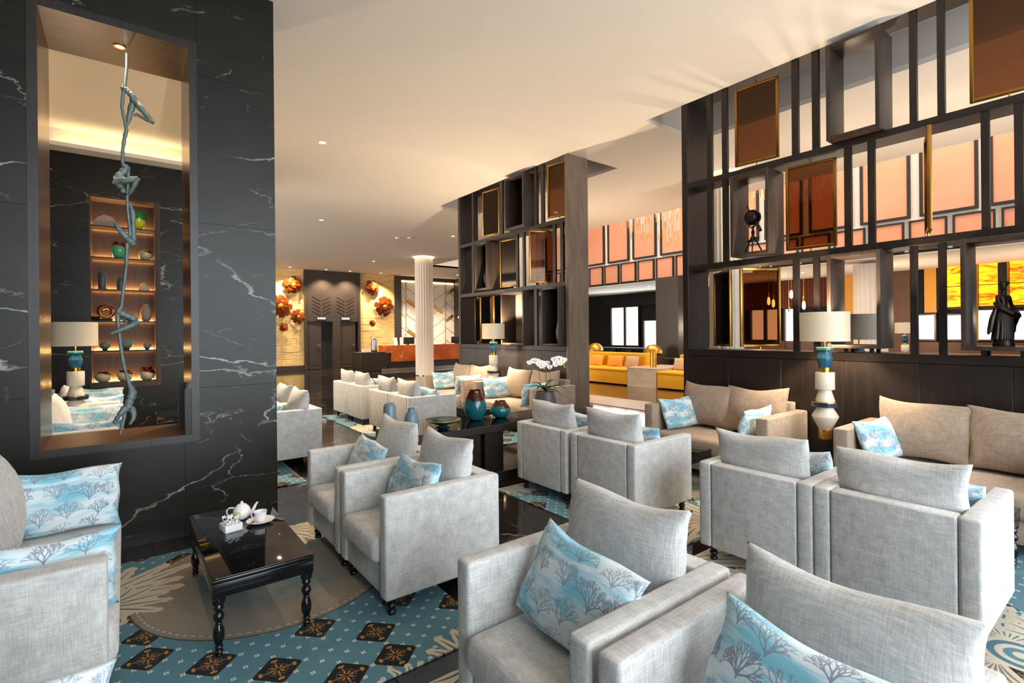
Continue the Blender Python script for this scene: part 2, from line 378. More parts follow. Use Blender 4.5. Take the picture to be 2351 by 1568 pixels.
    for (dx, dy, ang, size, n) in leaves:
        q = random.Random(int(dx * 977 + dy * 331) + n); mask = np.zeros((h, w)); ink = np.zeros((h, w)); nb = 2 * n + 1
        for b in range(nb):
            f = (b - n) / n; a0 = ang + f * 1.15; cv = f * .75 + q.uniform(-.15, .15); ln = size * (1 - .38 * abs(f)) * q.uniform(.9, 1.08); P = []; x_, y_ = dx, dy
            st = 14
            for k_ in range(st + 1):
                P.append((x_, y_)); a = a0 + cv * (k_ / st) ** 1.5 * 1.6; x_ += math.cos(a) * ln / st; y_ += math.sin(a) * ln / st
            wd = [size * .062 * (.3 + math.sin(PI * min(1, (k_ / st) * .86 + .06)) ** .8) * (1 if k_ < st else .1) for k_ in range(st + 1)]
            paint(P, wd, mask)
            for k_ in range(4, st - 1, 2):        # notched edge of the leaf
                for sd in (-1, 1):
                    a = math.atan2(P[k_][1] - P[k_ - 1][1], P[k_][0] - P[k_ - 1][0]) + sd * .75; l2 = size * .10
                    paint([P[k_], (P[k_][0] + math.cos(a) * l2 * .6, P[k_][1] + math.sin(a) * l2 * .6), (P[k_][0] + math.cos(a - sd * .4) * l2, P[k_][1] + math.sin(a - sd * .4) * l2)], [wd[k_] * .7, wd[k_] * .5, .002], mask)
            paint(P[2:-2], [.0015 + .0045 * math.sin(PI * k_ / (st - 4)) for k_ in range(st - 3)], ink)
        img = over(img, mask, CREAM); img = over(img, ink * .9, TEAL if n < 6 else BEIGE * .8)
    for (dx, dy, R) in rings:
        rr = np.hypot(X - dx, Y - dy)
        for q, cc in ((1.0, CREAM), (.82, BLUE * .9), (.62, CREAM), (.42, BLUE), (.2, CREAM)):
            img = over(img, 1 - sm(rr, R * q - e, R * q + e), cc)
    g = np.random.default_rng(seed).normal(0, .035, (h, w, 1)); return np.clip(img * (1 + g), 0, 1)

# ------------------------------------------------------------------ mesh helpers
class MB:
    def __init__(self): self.bm = bmesh.new()
    def box(self, x0, x1, y0, y1, z0, z1, bev=0.0, seg=2, rot=None, at=None):
        g = bmesh.ops.create_cube(self.bm, size=1.0); vs = g['verts']
        sx, sy, sz = x1 - x0, y1 - y0, z1 - z0; c = Vector(((x0 + x1) / 2, (y0 + y1) / 2, (z0 + z1) / 2))
        for v in vs: v.co = Vector((v.co.x * sx, v.co.y * sy, v.co.z * sz)) + c
        if bev:
            es = list({e for v in vs for e in v.link_edges})
            r = bmesh.ops.bevel(self.bm, geom=es, offset=min(bev, .49 * min(abs(sx), abs(sy), abs(sz))), segments=seg, profile=0.5, affect='EDGES')
            vs = list({v for f in r['faces'] for v in f.verts} | {v for v in vs if v.is_valid})
        if rot is not None:
            p = Vector(at) if at is not None else c
            for v in vs: v.co = rot @ (v.co - p) + p
        return self
    def lathe(self, prof, seg=24, at=(0, 0, 0), cap=True, sq=None):
        a = Vector(at); rings = []
        for r, z in prof:
            ring = []
            for i in range(seg):
                t = 2 * PI * i / seg; rr = r * (sq(i) if sq else 1)
                ring.append(self.bm.verts.new(a + Vector((rr * math.cos(t), rr * math.sin(t), z))))
            rings.append(ring)
        for A, B in zip(rings, rings[1:]):
            for i in range(seg):
                j = (i + 1) % seg; self.bm.faces.new((A[i], A[j], B[j], B[i]))
        if cap:
            self.bm.faces.new(list(reversed(rings[0]))); self.bm.faces.new(rings[-1])
        return self
    def tube(self, pts, rad, seg=8):
        pts = [Vector(p) for p in pts]; rads = rad if isinstance(rad, (list, tuple)) else [rad] * len(pts)
        rings = []; n = None
        for i, p in enumerate(pts):
            d = (pts[min(i + 1, len(pts) - 1)] - pts[max(i - 1, 0)]).normalized()
            if n is None: n = d.orthogonal().normalized()
            n = (n - d * n.dot(d)); n = n.normalized() if n.length > 1e-6 else d.orthogonal().normalized()
            b = d.cross(n)
            rings.append([self.bm.verts.new(p + (n * math.cos(2 * PI * k / seg) + b * math.sin(2 * PI * k / seg)) * rads[i]) for k in range(seg)])
        for A, B in zip(rings, rings[1:]):
            for i in range(seg):
                j = (i + 1) % seg; self.bm.faces.new((A[i], A[j], B[j], B[i]))
        self.bm.faces.new(list(reversed(rings[0]))); self.bm.faces.new(rings[-1]); return self
    def ball(self, c, r, sub=2, sc=(1, 1, 1)):
        g = bmesh.ops.create_icosphere(self.bm, subdivisions=sub, radius=r)
        for v in g['verts']: v.co = Vector((v.co.x * sc[0], v.co.y * sc[1], v.co.z * sc[2])) + Vector(c)
        return self
    def poly(self, pts, thick=None):
        vs = [self.bm.verts.new(Vector(p)) for p in pts]; f = self.bm.faces.new(vs)
        if thick is not None:
            r = bmesh.ops.extrude_face_region(self.bm, geom=[f]); 
            for v in r['geom']:
                if isinstance(v, bmesh.types.BMVert): v.co += Vector(thick)
        return self
    def frame_yz(self, x0, x1, y0, y1, z0, z1, t, bev=0):     # rectangular frame in a plane x = const
        self.box(x0, x1, y0, y0 + t, z0, z1, bev); self.box(x0, x1, y1 - t, y1, z0, z1, bev)
        self.box(x0, x1, y0 + t, y1 - t, z0, z0 + t, bev); self.box(x0, x1, y0 + t, y1 - t, z1 - t, z1, bev); return self
    def mesh(self, name, mat, angle=38):
        bmesh.ops.recalc_face_normals(self.bm, faces=self.bm.faces)
        for f in self.bm.faces: f.smooth = True
        lim = math.radians(angle)
        for e in self.bm.edges:
            if len(e.link_faces) == 2 and e.calc_face_angle(0) > lim: e.smooth = False
        me = bpy.data.meshes.new(name); self.bm.to_mesh(me); self.bm.free(); me.materials.append(M[mat] if isinstance(mat, str) else mat); return me

def link(name, me, parent=None, loc=(0, 0, 0), rot=(0, 0, 0)):
    o = bpy.data.objects.new(name, me); COL.objects.link(o); o.location = loc; o.rotation_euler = rot
    if parent is not None: o.parent = parent
    return o
def obj(name, mb, mat, parent=None, loc=(0, 0, 0), rot=(0, 0, 0), angle=38):
    return link(name, mb.mesh(name, mat, angle) if isinstance(mb, MB) else mb, parent, loc, rot)
def tag(o, label=None, cat=None, group=None, kind=None):
    if label: o['label'] = label
    if cat: o['category'] = cat
    if group: o['group'] = group
    if kind: o['kind'] = kind
    return o
def thing(name, label, cat, loc=(0, 0, 0), rz=0, group=None):
    o = bpy.data.objects.new(name, None); COL.objects.link(o); o.location = loc; o.rotation_euler = (0, 0, rz)
    o.empty_display_size = 0.1
    return tag(o, label, cat, group)
def struct(name, mb, mat, parent=None, **kw):
    o = obj(name, mb, mat, parent, **kw)
    if parent is None: o['kind'] = 'structure'
    return o
def dup(root, loc, rz=None, label=None, group=None):
    r = root.copy(); COL.objects.link(r); r.location = loc
    if rz is not None: r.rotation_euler = (0, 0, rz)
    if label: r['label'] = label
    if group: r['group'] = group
    for ch in list(root.children):
        c = ch.copy(); COL.objects.link(c); c.parent = r
        for g in list(ch.children):
            d = g.copy(); COL.objects.link(d); d.parent = c
    return r

# ------------------------------------------------------------------ setting: floor, ceiling, walls
ZC = 4.39
fl = struct('floor', MB().box(-6, 24, -4, 26, -0.12, -0.004), 'marble_floor')
tl = MB().box(-.3985, .3985, -.3985, .3985, -0.02, 0.0, 0.0015, 1).mesh('tile', 'marble_floor')
for i in range(-1, 7):
    for j in range(0, 13):
        link('tile', tl, fl, (0.55 + .8 * i, .55 + .8 * j, 0))
grout = MB()
struct('reflection_band', MB().box(8.05, 9.1, 2.0, 11.5, -0.003, 0.004), 'marble_cream')  # cream band standing for a bright reflection on the polished floor
struct('trim_2', MB().box(9.1, 11.3, 0.0, 14.0, -0.003, 0.003), 'marble_brown')

def slab_with_holes(mb, X, Y, holes, z0, z1):
    xs = sorted({X[0], X[1]} | {v for h in holes for v in h[:2]}); ys = sorted({Y[0], Y[1]} | {v for h in holes for v in h[2:]})
    for a, b in zip(xs, xs[1:]):
        run = None
        for c, d in zip(ys, ys[1:]):
            mx, my = (a + b) / 2, (c + d) / 2
            hole = any(h[0] < mx < h[1] and h[2] < my < h[3] for h in holes)
            if hole:
                if run: mb.box(a, b, run[0], run[1], z0, z1); run = None
            else: run = (run[0], d) if run else (c, d)
        if run: mb.box(a, b, run[0], run[1], z0, z1)
ceil = MB()
slots = [(5.59, 6.81, -4.0, 4.315), (5.59, 6.81, 5.842, 10.146)]
tray = (-0.9, 0.95, 5.62, 10.02)
slab_with_holes(ceil, (-6, 10.2), (-4, 23.4), slots + [tray], ZC, ZC + .06)
ceil.box(10.2, 18, 19.0, 23.4, ZC, ZC + .06)
ceiling = struct('ceiling', ceil, 'ceiling_paint')
sl = MB()
for (a, b, c, d) in slots:
    sl.box(a - .05, b + .05, c - .05, d + .05, 4.82, 4.86)
    sl.box(b, b + .04, c, d, ZC + .06, 4.82); sl.box(a - .04, a, c, d, ZC + .06, 4.82)
    sl.box(a, b, d, d + .04, ZC + .06, 4.82); sl.box(a, b, c - .04, c, ZC + .06, 4.82)
struct('slot_box', sl, 'slot_paint', ceiling)
a, b, c, d = tray; tr = MB()
tr.box(a - .02, b + .02, c - .02, d + .3, 4.72, 4.76)
tr.box(a - .03, a, c, d, ZC + .06, 4.72); tr.box(b, b + .03, c, d, ZC + .06, 4.72); tr.box(a, b, c - .03, c, ZC + .06, 4.72); tr.box(a, b, d + .26, d + .3, ZC + .06, 4.72)
struct('tray_box', tr, 'ceiling_paint', ceiling)
obj('cove_strip', MB().box(a + .1, b - .1, d + .12, d + .2, ZC + .062, ZC + .072), 'cove_glow', ceiling)

# marble wall with the framed opening (Y 4.644 .. 5.29)
WY0, WY1 = 4.644, 5.29; RX0, RX1, RZ0, RZ1 = -0.46, 0.405, 0.782, 3.79; FX0, FX1, FZ0, FZ1 = -.515, .457, .727, 3.845
wm = MB(); e = .02
slab_with_holes(wm, (-.92, 1.0), (0, ZC), [(FX0, FX1, FZ0, FZ1)], WY0 + e, WY1 - e)
for v in wm.bm.verts:
    x, y, z = v.co; v.co = (x, z, y)
wall_c = struct('wall_middle', wm, 'black_matte')
def slab_panel(x0, x1, z0, z1, y0, y1):
    obj('slab', MB().box(x0 + .0004, x1 - .0004, y0, y1, z0 + .0004, z1 - .0004, .0008, 1), 'marble_wall', wall_c)
for (y0, y1) in ((WY0, WY0 + e), (WY1 - e, WY1)):
    zs = [0, 1.14, 2.437, 3.6, ZC]
    for z0, z1 in zip(zs, zs[1:]):
        if z1 <= 1.2:
            for xa, xb in ((-.92, .36), (.36, 1.02)): slab_panel(xa, xb, z0, FZ0 if xa < 0 else z1, y0, y1)
            slab_panel(FX1 - .1 + .003, FX1 - .097 + .0, .0, .001, y0, y1) if False else None
        else:
            slab_panel(FX1, 1.02, z0, z1, y0, y1); slab_panel(-.92, FX0, z0, z1, y0, y1)
    slab_panel(FX0, FX1, FZ1, ZC, y0, y1); slab_panel(-.92, FX0, FZ0, 1.14, y0, y1)
obj('slab', MB().box(1.0, 1.02, WY0 + e, WY1 - e, 0, ZC), 'marble_wall', wall_c)
tf = struct('trim_3', MB().box(FX0, RX0, WY0 - .009, WY0 - .006, FZ0, FZ1).box(RX1, FX1, WY0 - .009, WY0 - .006, FZ0, FZ1).box(RX0, RX1, WY0 - .009, WY0 - .006, RZ1, FZ1).box(RX0, RX1, WY0 - .009, WY0 - .006, FZ0, RZ0), 'walnut_front')
obj('jamb_board', MB().box(FX0, RX0, WY0 - .006, WY1 + .006, FZ0, FZ1), 'walnut', tf)
obj('jamb_board', MB().box(RX1, FX1, WY0 - .006, WY1 + .006, FZ0, FZ1), 'walnut', tf)
obj('head_board', MB().box(RX0, RX1, WY0 - .006, WY1 + .006, RZ1, FZ1), 'walnut_x', tf)
obj('sill_board', MB().box(RX0, RX1, WY0 - .006, WY1 + .006, FZ0, RZ0), 'walnut_x', tf)
dl = obj('spot_ring', MB().lathe([(.028, 0), (.04, 0), (.04, .006), (.028, .006)], 20, cap=False), 'brass', tf, (-.02, 4.93, RZ1 - .007))
obj('spot_lens', MB().lathe([(.001, 0), (.026, 0)], 16, cap=False), 'lamp_white', dl, (0, 0, .003))
light('niche_spot', 'SPOT', (-.02, 4.93, RZ1 - .02), 60, WARM, spot=110, blend=.8, target=(-.02, 4.95, 0), radius=.02)

# wall on the left of the lounge and the wall with the lit shelves
struct('wall_left', MB().box(-1.0, -.92, -3.6, 10.34, 0, ZC), 'marble_wall')
NX0, NX1, NZ0, NZ1 = -.447, .419, .788, 3.774; NY = 10.32
wb = MB(); slab_with_holes(wb, (-.92, 1.0), (0, ZC), [(NX0, NX1, NZ0, NZ1)], NY, NY + .4)
for v in wb.bm.verts:
    x, y, z = v.co; v.co = (x, z, y)
struct('wall_back', wb, 'marble_wall')

# ------------------------------------------------------------------ far hall: reception wall
RY = 23.1
struct('wall_reception', MB().box(-6, 18, RY + .1, RY + .25, 0, ZC), 'black_matte')
for n, (x0, x1) in enumerate(((3.6, 6.2), (8.7, 10.45))):
    for j in range(10):
        for i in range(2):
            w_ = (x1 - x0) / 2; h_ = (ZC - .2) / 10
            if n == 0 and i == 0 and j % 2: continue
            pass
    y_ = struct('wall_stone_%d' % (n + 1), MB().box(x0, x1, RY + .03, RY + .1, 0, ZC), 'yellow_stone')
    rows = 14
    for j in range(rows):
        h_ = (ZC - .2) / rows; off = .6 * (j % 2)
        xs = [x0] + [v for v in np.arange(x0 + .5 + off, x1 - .1, 1.2)] + [x1]
        for xa, xb in zip(xs, xs[1:]):
            obj('stone_strip', MB().box(xa + .003, xb - .003, RY + random.uniform(-.004, .012), RY + .03, .2 + j * h_ + .003, .2 + (j + 1) * h_ - .003), 'yellow_stone', y_)
    struct('baseboard_%d' % (n + 1), MB().box(x0, x1, RY - .03, RY + .03, 0, .2), 'door_dark')
dp = MB().box(6.2, 6.3, RY - .12, RY + .1, 0, ZC).box(8.6, 8.7, RY - .12, RY + .1, 0, ZC).box(6.3, 8.6, RY - .1, RY + .1, 2.12, ZC).box(7.43, 7.76, RY - .1, RY + .1, 0, 2.12)
wd = struct('wall_doors', dp, 'door_dark')
for i, (x0, x1) in enumerate(((6.45, 7.4), (7.55, 8.45))):
    for s in (-1, 1):                                    # chevron mouldings
        for q in range(5):
            zc = 2.5 + q * .16; m = (x0 + x1) / 2
            r = Matrix.Rotation(s * -0.5, 3, 'Y')
            obj('chevron_batten', MB().box(m + s * .22 - .2, m + s * .22 + .2, RY - .115, RY - .1, zc - .006, zc + .006, rot=r), 'door_dark', wd)
    sg = obj('lit_sign', MB().box((x0 + x1) / 2 - .22, (x0 + x1) / 2 + .22, RY - .135, RY - .1, 2.2, 2.32), 'door_dark', wd)
    for q in range(4):
        obj('sign_letter', MB().box((x0 + x1) / 2 - .17 + q * .09, (x0 + x1) / 2 - .11 + q * .09, RY - .14, RY - .134, 2.225, 2.295), 'sign_lit', sg)
for i, (x0, x1) in enumerate(((6.3, 6.92), (7.76, 8.46))):
    d_ = struct('door_%d' % (i + 1), MB().box(x0, x1, RY - .06, RY - .01, .02, 2.1), 'door_dark')
    obj('door_panel', MB().box(x0 + .1, x1 - .1, RY - .07, RY - .06, .2, 1.95), 'door_dark', d_)
    obj('handle', MB().box(x1 - .09, x1 - .06, RY - .11, RY - .07, .95, 1.1).box(x1 - .2, x1 - .06, RY - .12, RY - .1, 1.06, 1.09), 'steel', d_)
struct('wall_dark_strip', MB().box(10.45, 10.8, RY - .03, RY + .1, 0, ZC).box(13.85, 14.6, RY - .5, RY + .1, 0, ZC).box(10.8, 13.85, RY - .03, RY + .1, 4.22, ZC), 'door_dark')
wmb = struct('wall_chevron', MB().box(10.8, 13.85, RY + .06, RY + .1, .8, 4.22), 'gold_paint')
bays = [10.8, 11.05, 11.8, 12.55, 13.3, 13.85]
for bi, (x0, x1) in enumerate(zip(bays, bays[1:])):
    s = 1 if bi % 2 else -1
    if bi == 1: s = -1
    z = -.1
    while z < 4.3:
        sk = .48 * (x1 - x0) / .75 * s
        pts = []
        for (x, zz) in ((x0 + .012, z + sk * 0), (x1 - .012, z + sk), (x1 - .012, z + .62 + sk), (x0 + .012, z + .62)):
            pts.append((x, RY + .03, min(4.2, max(.82, zz))))
        if pts[2][2] > pts[1][2] or pts[3][2] > pts[0][2]:
            try: obj('marble_tile', MB().poly(pts, (0, .03, 0)), 'marble_white', wmb)
            except Exception: pass
        z += .66
    obj('brass_fillet', MB().box(x0 - .012, x0 + .012, RY + .0, RY + .06, .82, 4.2), 'brass', wmb)
for (x, z, l, a) in ((11.4, 3.05, .6, .6), (12.9, 2.8, .55, .62), (11.4, 1.55, .6, .6), (13.6, 3.75, .5, -.6), (13.55, 2.35, .5, -.6), (12.1, 1.35, .5, -.6)):
    obj('mirror_band', MB().box(x - l / 2, x + l / 2, RY - .005, RY + .03, z - .07, z + .07, rot=Matrix.Rotation(a, 3, 'Y')), 'brass', wmb)
obj('cove_strip', MB().box(10.85, 13.8, RY + .01, RY + .05, 4.12, 4.18), 'cove_glow', wmb)

# ------------------------------------------------------------------ atrium and its galleries (X 10.2 .. 20)
struct('wall_gallery_near', MB().box(10.2, 10.35, -4, 19, ZC + .06, 8.8), 'white_paint')
struct('wall_atrium_end', MB().box(10.2, 15.2, 19.0, 19.1, ZC, 8.8), 'white_paint')
struct('ceiling_atrium', MB().box(10.2, 15.6, -4, 19.1, 8.8, 8.9), 'white_paint')
struct('ceiling_entrance', MB().box(15.0, 22, -4, 19.1, 3.34, 3.40), 'ceiling_paint')
gf = thing('gallery_front', 'tall gallery front of rose pink panels in black frames above the yellow benches', 'wall panelling', (15, 0, 0))
obj('backing', MB().box(.06, .2, -4, 19.1, 3.36, 8.8), 'white_paint', gf)
def panel(y0, y1, z0, z1, t=.06):
    p = obj('panel', MB().box(-.0, .03, y0 + .03, y1 - .03, z0, z1), 'pink_panel', gf)
    obj('panel_frame', MB().frame_yz(-.04, .03, y0, y1, z0 - t * .8, z1, t), 'black_matte', p)
ys = np.arange(-3.6, 19.0, 1.22); 
for a in ys: panel(a + .09, a + 1.13, 4.26, 7.2)
ys = np.arange(-3.4, 18.9, .81)
for a in ys: panel(a + .05, a + .76, 3.43, 4.14, .035)
obj('light_strip', MB().box(-.005, .05, -4, 19.1, 3.36, 3.40), 'black_matte', gf)

# back wall of the entrance lounge behind the atrium
XB = 19.0
we = struct('wall_entrance', MB().box(XB + .1, XB + .25, -4, 19.1, 0, 3.36), 'void_black')
struct('wall_dado', MB().box(XB - .05, XB + .1, -4, 14.0, 0, 1.16), 'timber_dado')
struct('wall_curtain', MB().box(XB, XB + .1, 6.7, 14.0, 2.34, 3.36), 'curtain_red')
cu = MB()
for i in range(60): cu.lathe([(.055, 2.34), (.055, 3.34)], 8, (XB - .06, 6.75 + i * .095, 0))
tag(obj('curtain', cu, 'curtain_red'), 'dark red pleated curtain above the bright windows behind the right screen', 'curtain', kind='stuff')
wins = [(16.74, 15.1, .9, 2.7), (14.78, 14.1, .2, 2.03), (10.95, 10.45, 1.2, 2.32), (9.75, 8.72, 1.2, 2.31), (8.5, 8.1, .9, 2.3), (7.9, 6.75, 1.2, 2.1), (4.66, 4.27, 1.24, 1.95), (4.0, 3.66, 1.24, 1.93), (3.3, 2.95, 1.24, 2.05), (2.85, 2.3, 1.24, 2.0)]
for i, (y1, y0, z0, z1) in enumerate(wins):
    w_ = struct('window_%d' % (i + 1), MB().frame_yz(XB - .08, XB + .1, y0 - .05, y1 + .05, z0 - .05, z1 + .05, .05), 'door_dark')
    obj('pane', MB().box(XB + .02, XB + .04, y0, y1, z0, z1), 'window_glare', w_)
    if y1 - y0 > .8:
        m = (y0 + y1) / 2
        obj('mullion', MB().box(XB - .05, XB + .02, m - .06, m + .06, z0, z1), 'door_dark', w_)
struct('wall_ochre', MB().box(XB - .04, XB + .1, 4.22, 4.5, 2.03, 3.36).box(XB - .04, XB + .1, 6.34, 6.6, 2.05, 3.36), 'ochre_wall')
struct('wall_timber', MB().box(XB - .02, XB + .1, 4.7, 6.7, 1.16, 3.36), 'timber_dado')
ox = struct('wall_onyx', MB().box(XB - .02, XB + .1, -1.0, 4.2, 2.1, 3.36), 'black_matte')
for (y0, y1) in ((3.68, 3.97), (2.9, 3.28), (2.25, 2.66), (1.6, 2.15)):
    n = 2
    for q in range(n):
        za = 2.16 + (3.36 - 2.16) * q / n; zb = 2.16 + (3.36 - 2.16) * (q + 1) / n
        obj('onyx_panel', MB().box(XB - .05, XB - .02, y0, y1, za + .012, zb - .012), 'onyx_lit', ox)
    obj('brass_bar', MB().box(XB - .09, XB - .03, y1 + .01, y1 + .05, 1.2, 3.36), 'brass', ox)
struct('trim_4', MB().box(14.3, 14.6, 9.78, 10.65, 0, 3.34), 'door_dark')
struct('wall_hall_end', MB().box(17.9, 18.0, 19.1, 23.3, 0, ZC).box(15.6, 19.3, 19.02, 19.1, 0, 3.34), 'door_dark')
struct('trim_5', MB().box(XB - .1, XB - .02, 14.0, 17.2, 2.75, 3.36), 'void_black')

# ------------------------------------------------------------------ openwork screens
SX0, SX1 = 5.59, 6.04
def amber_panel(root, yc, z0, z1, ang, w=.475, x=5.68):
    p = obj('glass_frame', MB().frame_yz(-.016, .016, -w / 2, w / 2, z0, z1, .028, .003), 'brass_dark', root, (x, yc, 0), (0, 0, ang))
    obj('glass_pane', MB().box(-.004, .004, -w / 2 + .028, w / 2 - .028, z0 + .028, z1 - .028), 'amber_glass', p)
    obj('pivot_pin', MB().lathe([(.008, z0 - .045), (.008, z0)], 8), 'brass', p); obj('pivot_pin', MB().lathe([(.008, z1), (.008, z1 + .045)], 8), 'brass', p)
def box_frame(root, y0, y1, z0, z1, back=None, feet=False):
    t = .034; f = MB().frame_yz(5.475, 5.83, y0, y1, z0, z1, t, .002)
    b = obj('box_frame', f, 'box_wood', root)
    if back: obj('back_board', MB().box(5.80, 5.82, y0 + t, y1 - t, z0 + t, z1 - t), back, b)
    if feet: obj('box_foot', MB().box(5.6, 5.63, y0 + .1, y0 + .13, 1.325, z0).box(5.6, 5.63, y1 - .13, y1 - .1, 1.325, z0).box(5.78, 5.81, y0 + .1, y0 + .13, 1.325, z0).box(5.78, 5.81, y1 - .13, y1 - .1, 1.325, z0), 'black_matte', b)
def slat(root, y0, y1, z0, z1):
    obj('slat', MB().box(5.60, 5.64, y0, y1, z0, z1, .002, 1), 'wenge', root)
def screen(label, y0, y1, posts):
    r = thing('room_divider', label, 'screen', (0, 0, 0))
    n = max(1, int(round((y1 - y0) / .62)))
    obj('core', MB().box(SX0 + .02, SX1 - .02, y0 + .01, y1 - .01, 0, 1.29), 'black_matte', r)
    for i in range(n):
        a, b = y0 + (y1 - y0) * i / n, y0 + (y1 - y0) * (i + 1) / n
        for (xa, xb) in ((SX0, SX0 + .02), (SX1 - .02, SX1)):
            obj('base_panel', MB().box(xa, xb, a + .0015, b - .0015, 0, 1.24, .002, 1), 'wenge', r)
    obj('ledge', MB().box(SX0 - .002, SX1 + .002, y0 + .078, y1 - .078, 1.245, 1.325, .003, 1), 'wenge_h', r)
    for z0, z1 in ((2.292, 2.362), (3.325, 3.392)): obj('shelf_beam', MB().box(SX0, 5.88, y0 + .02, y1 - .02, z0, z1, .002, 1), 'wenge_h', r)
    obj('top_beam', MB().box(SX0, 5.88, y0 + .02, y1 - .02, 4.40, 4.5), 'wenge_h', r)
    for (a, b) in posts:
        obj('end_post', MB().box(SX0 - .004, SX1 + .004, a, b, 0, 4.8, .003, 1), 'oak_grey' if a < 5.83 and a > 5 else 'wenge', r)
    return r
R1, R2, R3 = (3.392, 4.40), (2.362, 3.325), (1.325, 2.292)
sr = screen('dark openwork timber screen with brass framed amber panels, behind the two right sofas', -3.4, 3.75, [(3.672, 3.75), (-3.4, -3.32)])
for (a, b) in ((3.345, 3.411), (3.15, 3.218), (2.365, 2.432), (2.168, 2.234), (1.368, 1.424), (1.175, 1.228), (.2, .26), (0, .06), (-.8, -.74)): slat(sr, a, b, *R1)
for (a, b) in ((3.345, 3.415), (3.153, 3.217), (1.886, 1.948), (1.692, 1.75), (.897, .951), (.70, .755), (.0, .06), (-.7, -.64)): slat(sr, a, b, *R2)
for (a, b) in ((2.376, 2.436), (2.18, 2.236), (1.378, 1.432), (1.18, 1.233), (.3, .36), (-.5, -.44)): slat(sr, a, b, *R3)
amber_panel(sr, 2.845, 3.45, 4.34, math.radians(6)); amber_panel(sr, .79, 3.44, 4.35, math.radians(4))
amber_panel(sr, 2.285, 2.40, 3.29, math.radians(5)); amber_panel(sr, 1.315, 2.40, 3.29, math.radians(-74))
amber_panel(sr, 3.27, 1.365, 2.255, math.radians(-38)); amber_panel(sr, 2.82, 1.365, 2.255, math.radians(58))
box_frame(sr, 1.612, 2.055, 3.40, 4.335); box_frame(sr, 2.62, 3.052, 2.385, 3.30); box_frame(sr, 1.617, 2.062, 1.37, 2.285, feet=True); box_frame(sr, .60, 1.062, 1.37, 2.285, feet=True)
sc_ = screen('dark openwork timber screen in the middle distance behind the white orchids', 5.82, 9.15, [(5.82, 5.89), (9.07, 9.15)])
for (a, b) in ((8.575, 8.63), (7.58, 7.672), (6.60, 6.66), (6.413, 6.49)): slat(sc_, a, b, *R1)
for (a, b) in ((8.56, 8.65), (7.13, 7.19), (6.94, 7.0), (6.136, 6.20), (5.95, 6.02)): slat(sc_, a, b, *R2)
for (a, b) in ((6.612, 6.694), (7.56, 7.62)): slat(sc_, a, b, *R3)
amber_panel(sc_, 8.06, 3.45, 4.34, math.radians(8)); amber_panel(sc_, 6.11, 3.45, 4.34, math.radians(12))
amber_panel(sc_, 7.5, 2.40, 3.29, math.radians(6)); amber_panel(sc_, 6.54, 2.40, 3.29, math.radians(60))
amber_panel(sc_, 8.56, 1.365, 2.255, math.radians(-20)); amber_panel(sc_, 8.05, 1.365, 2.255, math.radians(-28))
box_frame(sc_, 6.80, 7.358, 3.40, 4.335, 'wenge'); box_frame(sc_, 7.935, 8.357, 2.385, 3.30, 'wenge'); box_frame(sc_, 6.832, 7.497, 1.33, 2.285, 'backpanel_grey'); box_frame(sc_, 5.92, 6.362, 1.33, 2.285, 'backpanel_grey')

# ------------------------------------------------------------------ soft furniture
def cushion_mesh(name, w, h, t, mat, seed, n=22, pinch=.055, sag=0.0, crush=0.35):
    r = random.Random(seed); bm = bmesh.new(); uvl = bm.loops.layers.uv.new('UVMap')
    ph = [r.uniform(0, 6.28) for _ in range(8)]
    grid = {}
    for side in (1, -1):
        for i in range(n + 1):
            for j in range(n + 1):
                u = math.sin((i / n - .5) * PI) * .55 + (i / n - .5) * 2 * .45; v = math.sin((j / n - .5) * PI) * .55 + (j / n - .5) * 2 * .45
                edge = i in (0, n) or j in (0, n)
                if side == -1 and edge: grid[(side, i, j)] = grid[(1, i, j)]; continue
                px = pinch * (1 - v * v) ** .8; py = pinch * (1 - u * u) ** .8
                x = w / 2 * u * (1 - px * abs(u) ** 3); y = h / 2 * v * (1 - py * abs(v) ** 3)
                x += .006 * math.sin(5 * v + ph[0]); y += .007 * math.sin(4 * u + ph[1]) - sag * (1 - u * u) * max(0, v) * h
                th = t / 2 * max(0, (1 - u ** 2) * (1 - v ** 2)) ** .42
                th *= 1 + .07 * math.sin(3.1 * u + ph[2] + side) * math.sin(2.7 * v + ph[3]) 
                wr = .004 * math.sin(26 * u * (1 + .3 * v) + ph[4]) * max(0, -v) ** 2 * crush * 2 + .003 * math.sin(19 * v + 9 * u + ph[5]) * abs(u) ** 3
                grid[(side, i, j)] = bm.verts.new((x, side * (th + wr * (0 if edge else 1)) * -1, y))
    for side in (1, -1):
        for i in range(n):
            for j in range(n):
                q = [(i, j), (i + 1, j), (i + 1, j + 1), (i, j + 1)]
                if side == -1: q.reverse()
                try: f = bm.faces.new([grid[(side,) + k] for k in q])
                except ValueError: continue
                f.smooth = True
                for lp, (a, b) in zip(f.loops, q): lp[uvl].uv = (a / n if side == 1 else 1 - a / n, b / n)
    bmesh.ops.recalc_face_normals(bm, faces=bm.faces)
    me = bpy.data.meshes.new(name); bm.to_mesh(me); bm.free(); me.materials.append(M[mat]); return me
def piping_mesh(me_src, w, h, n=22): return None
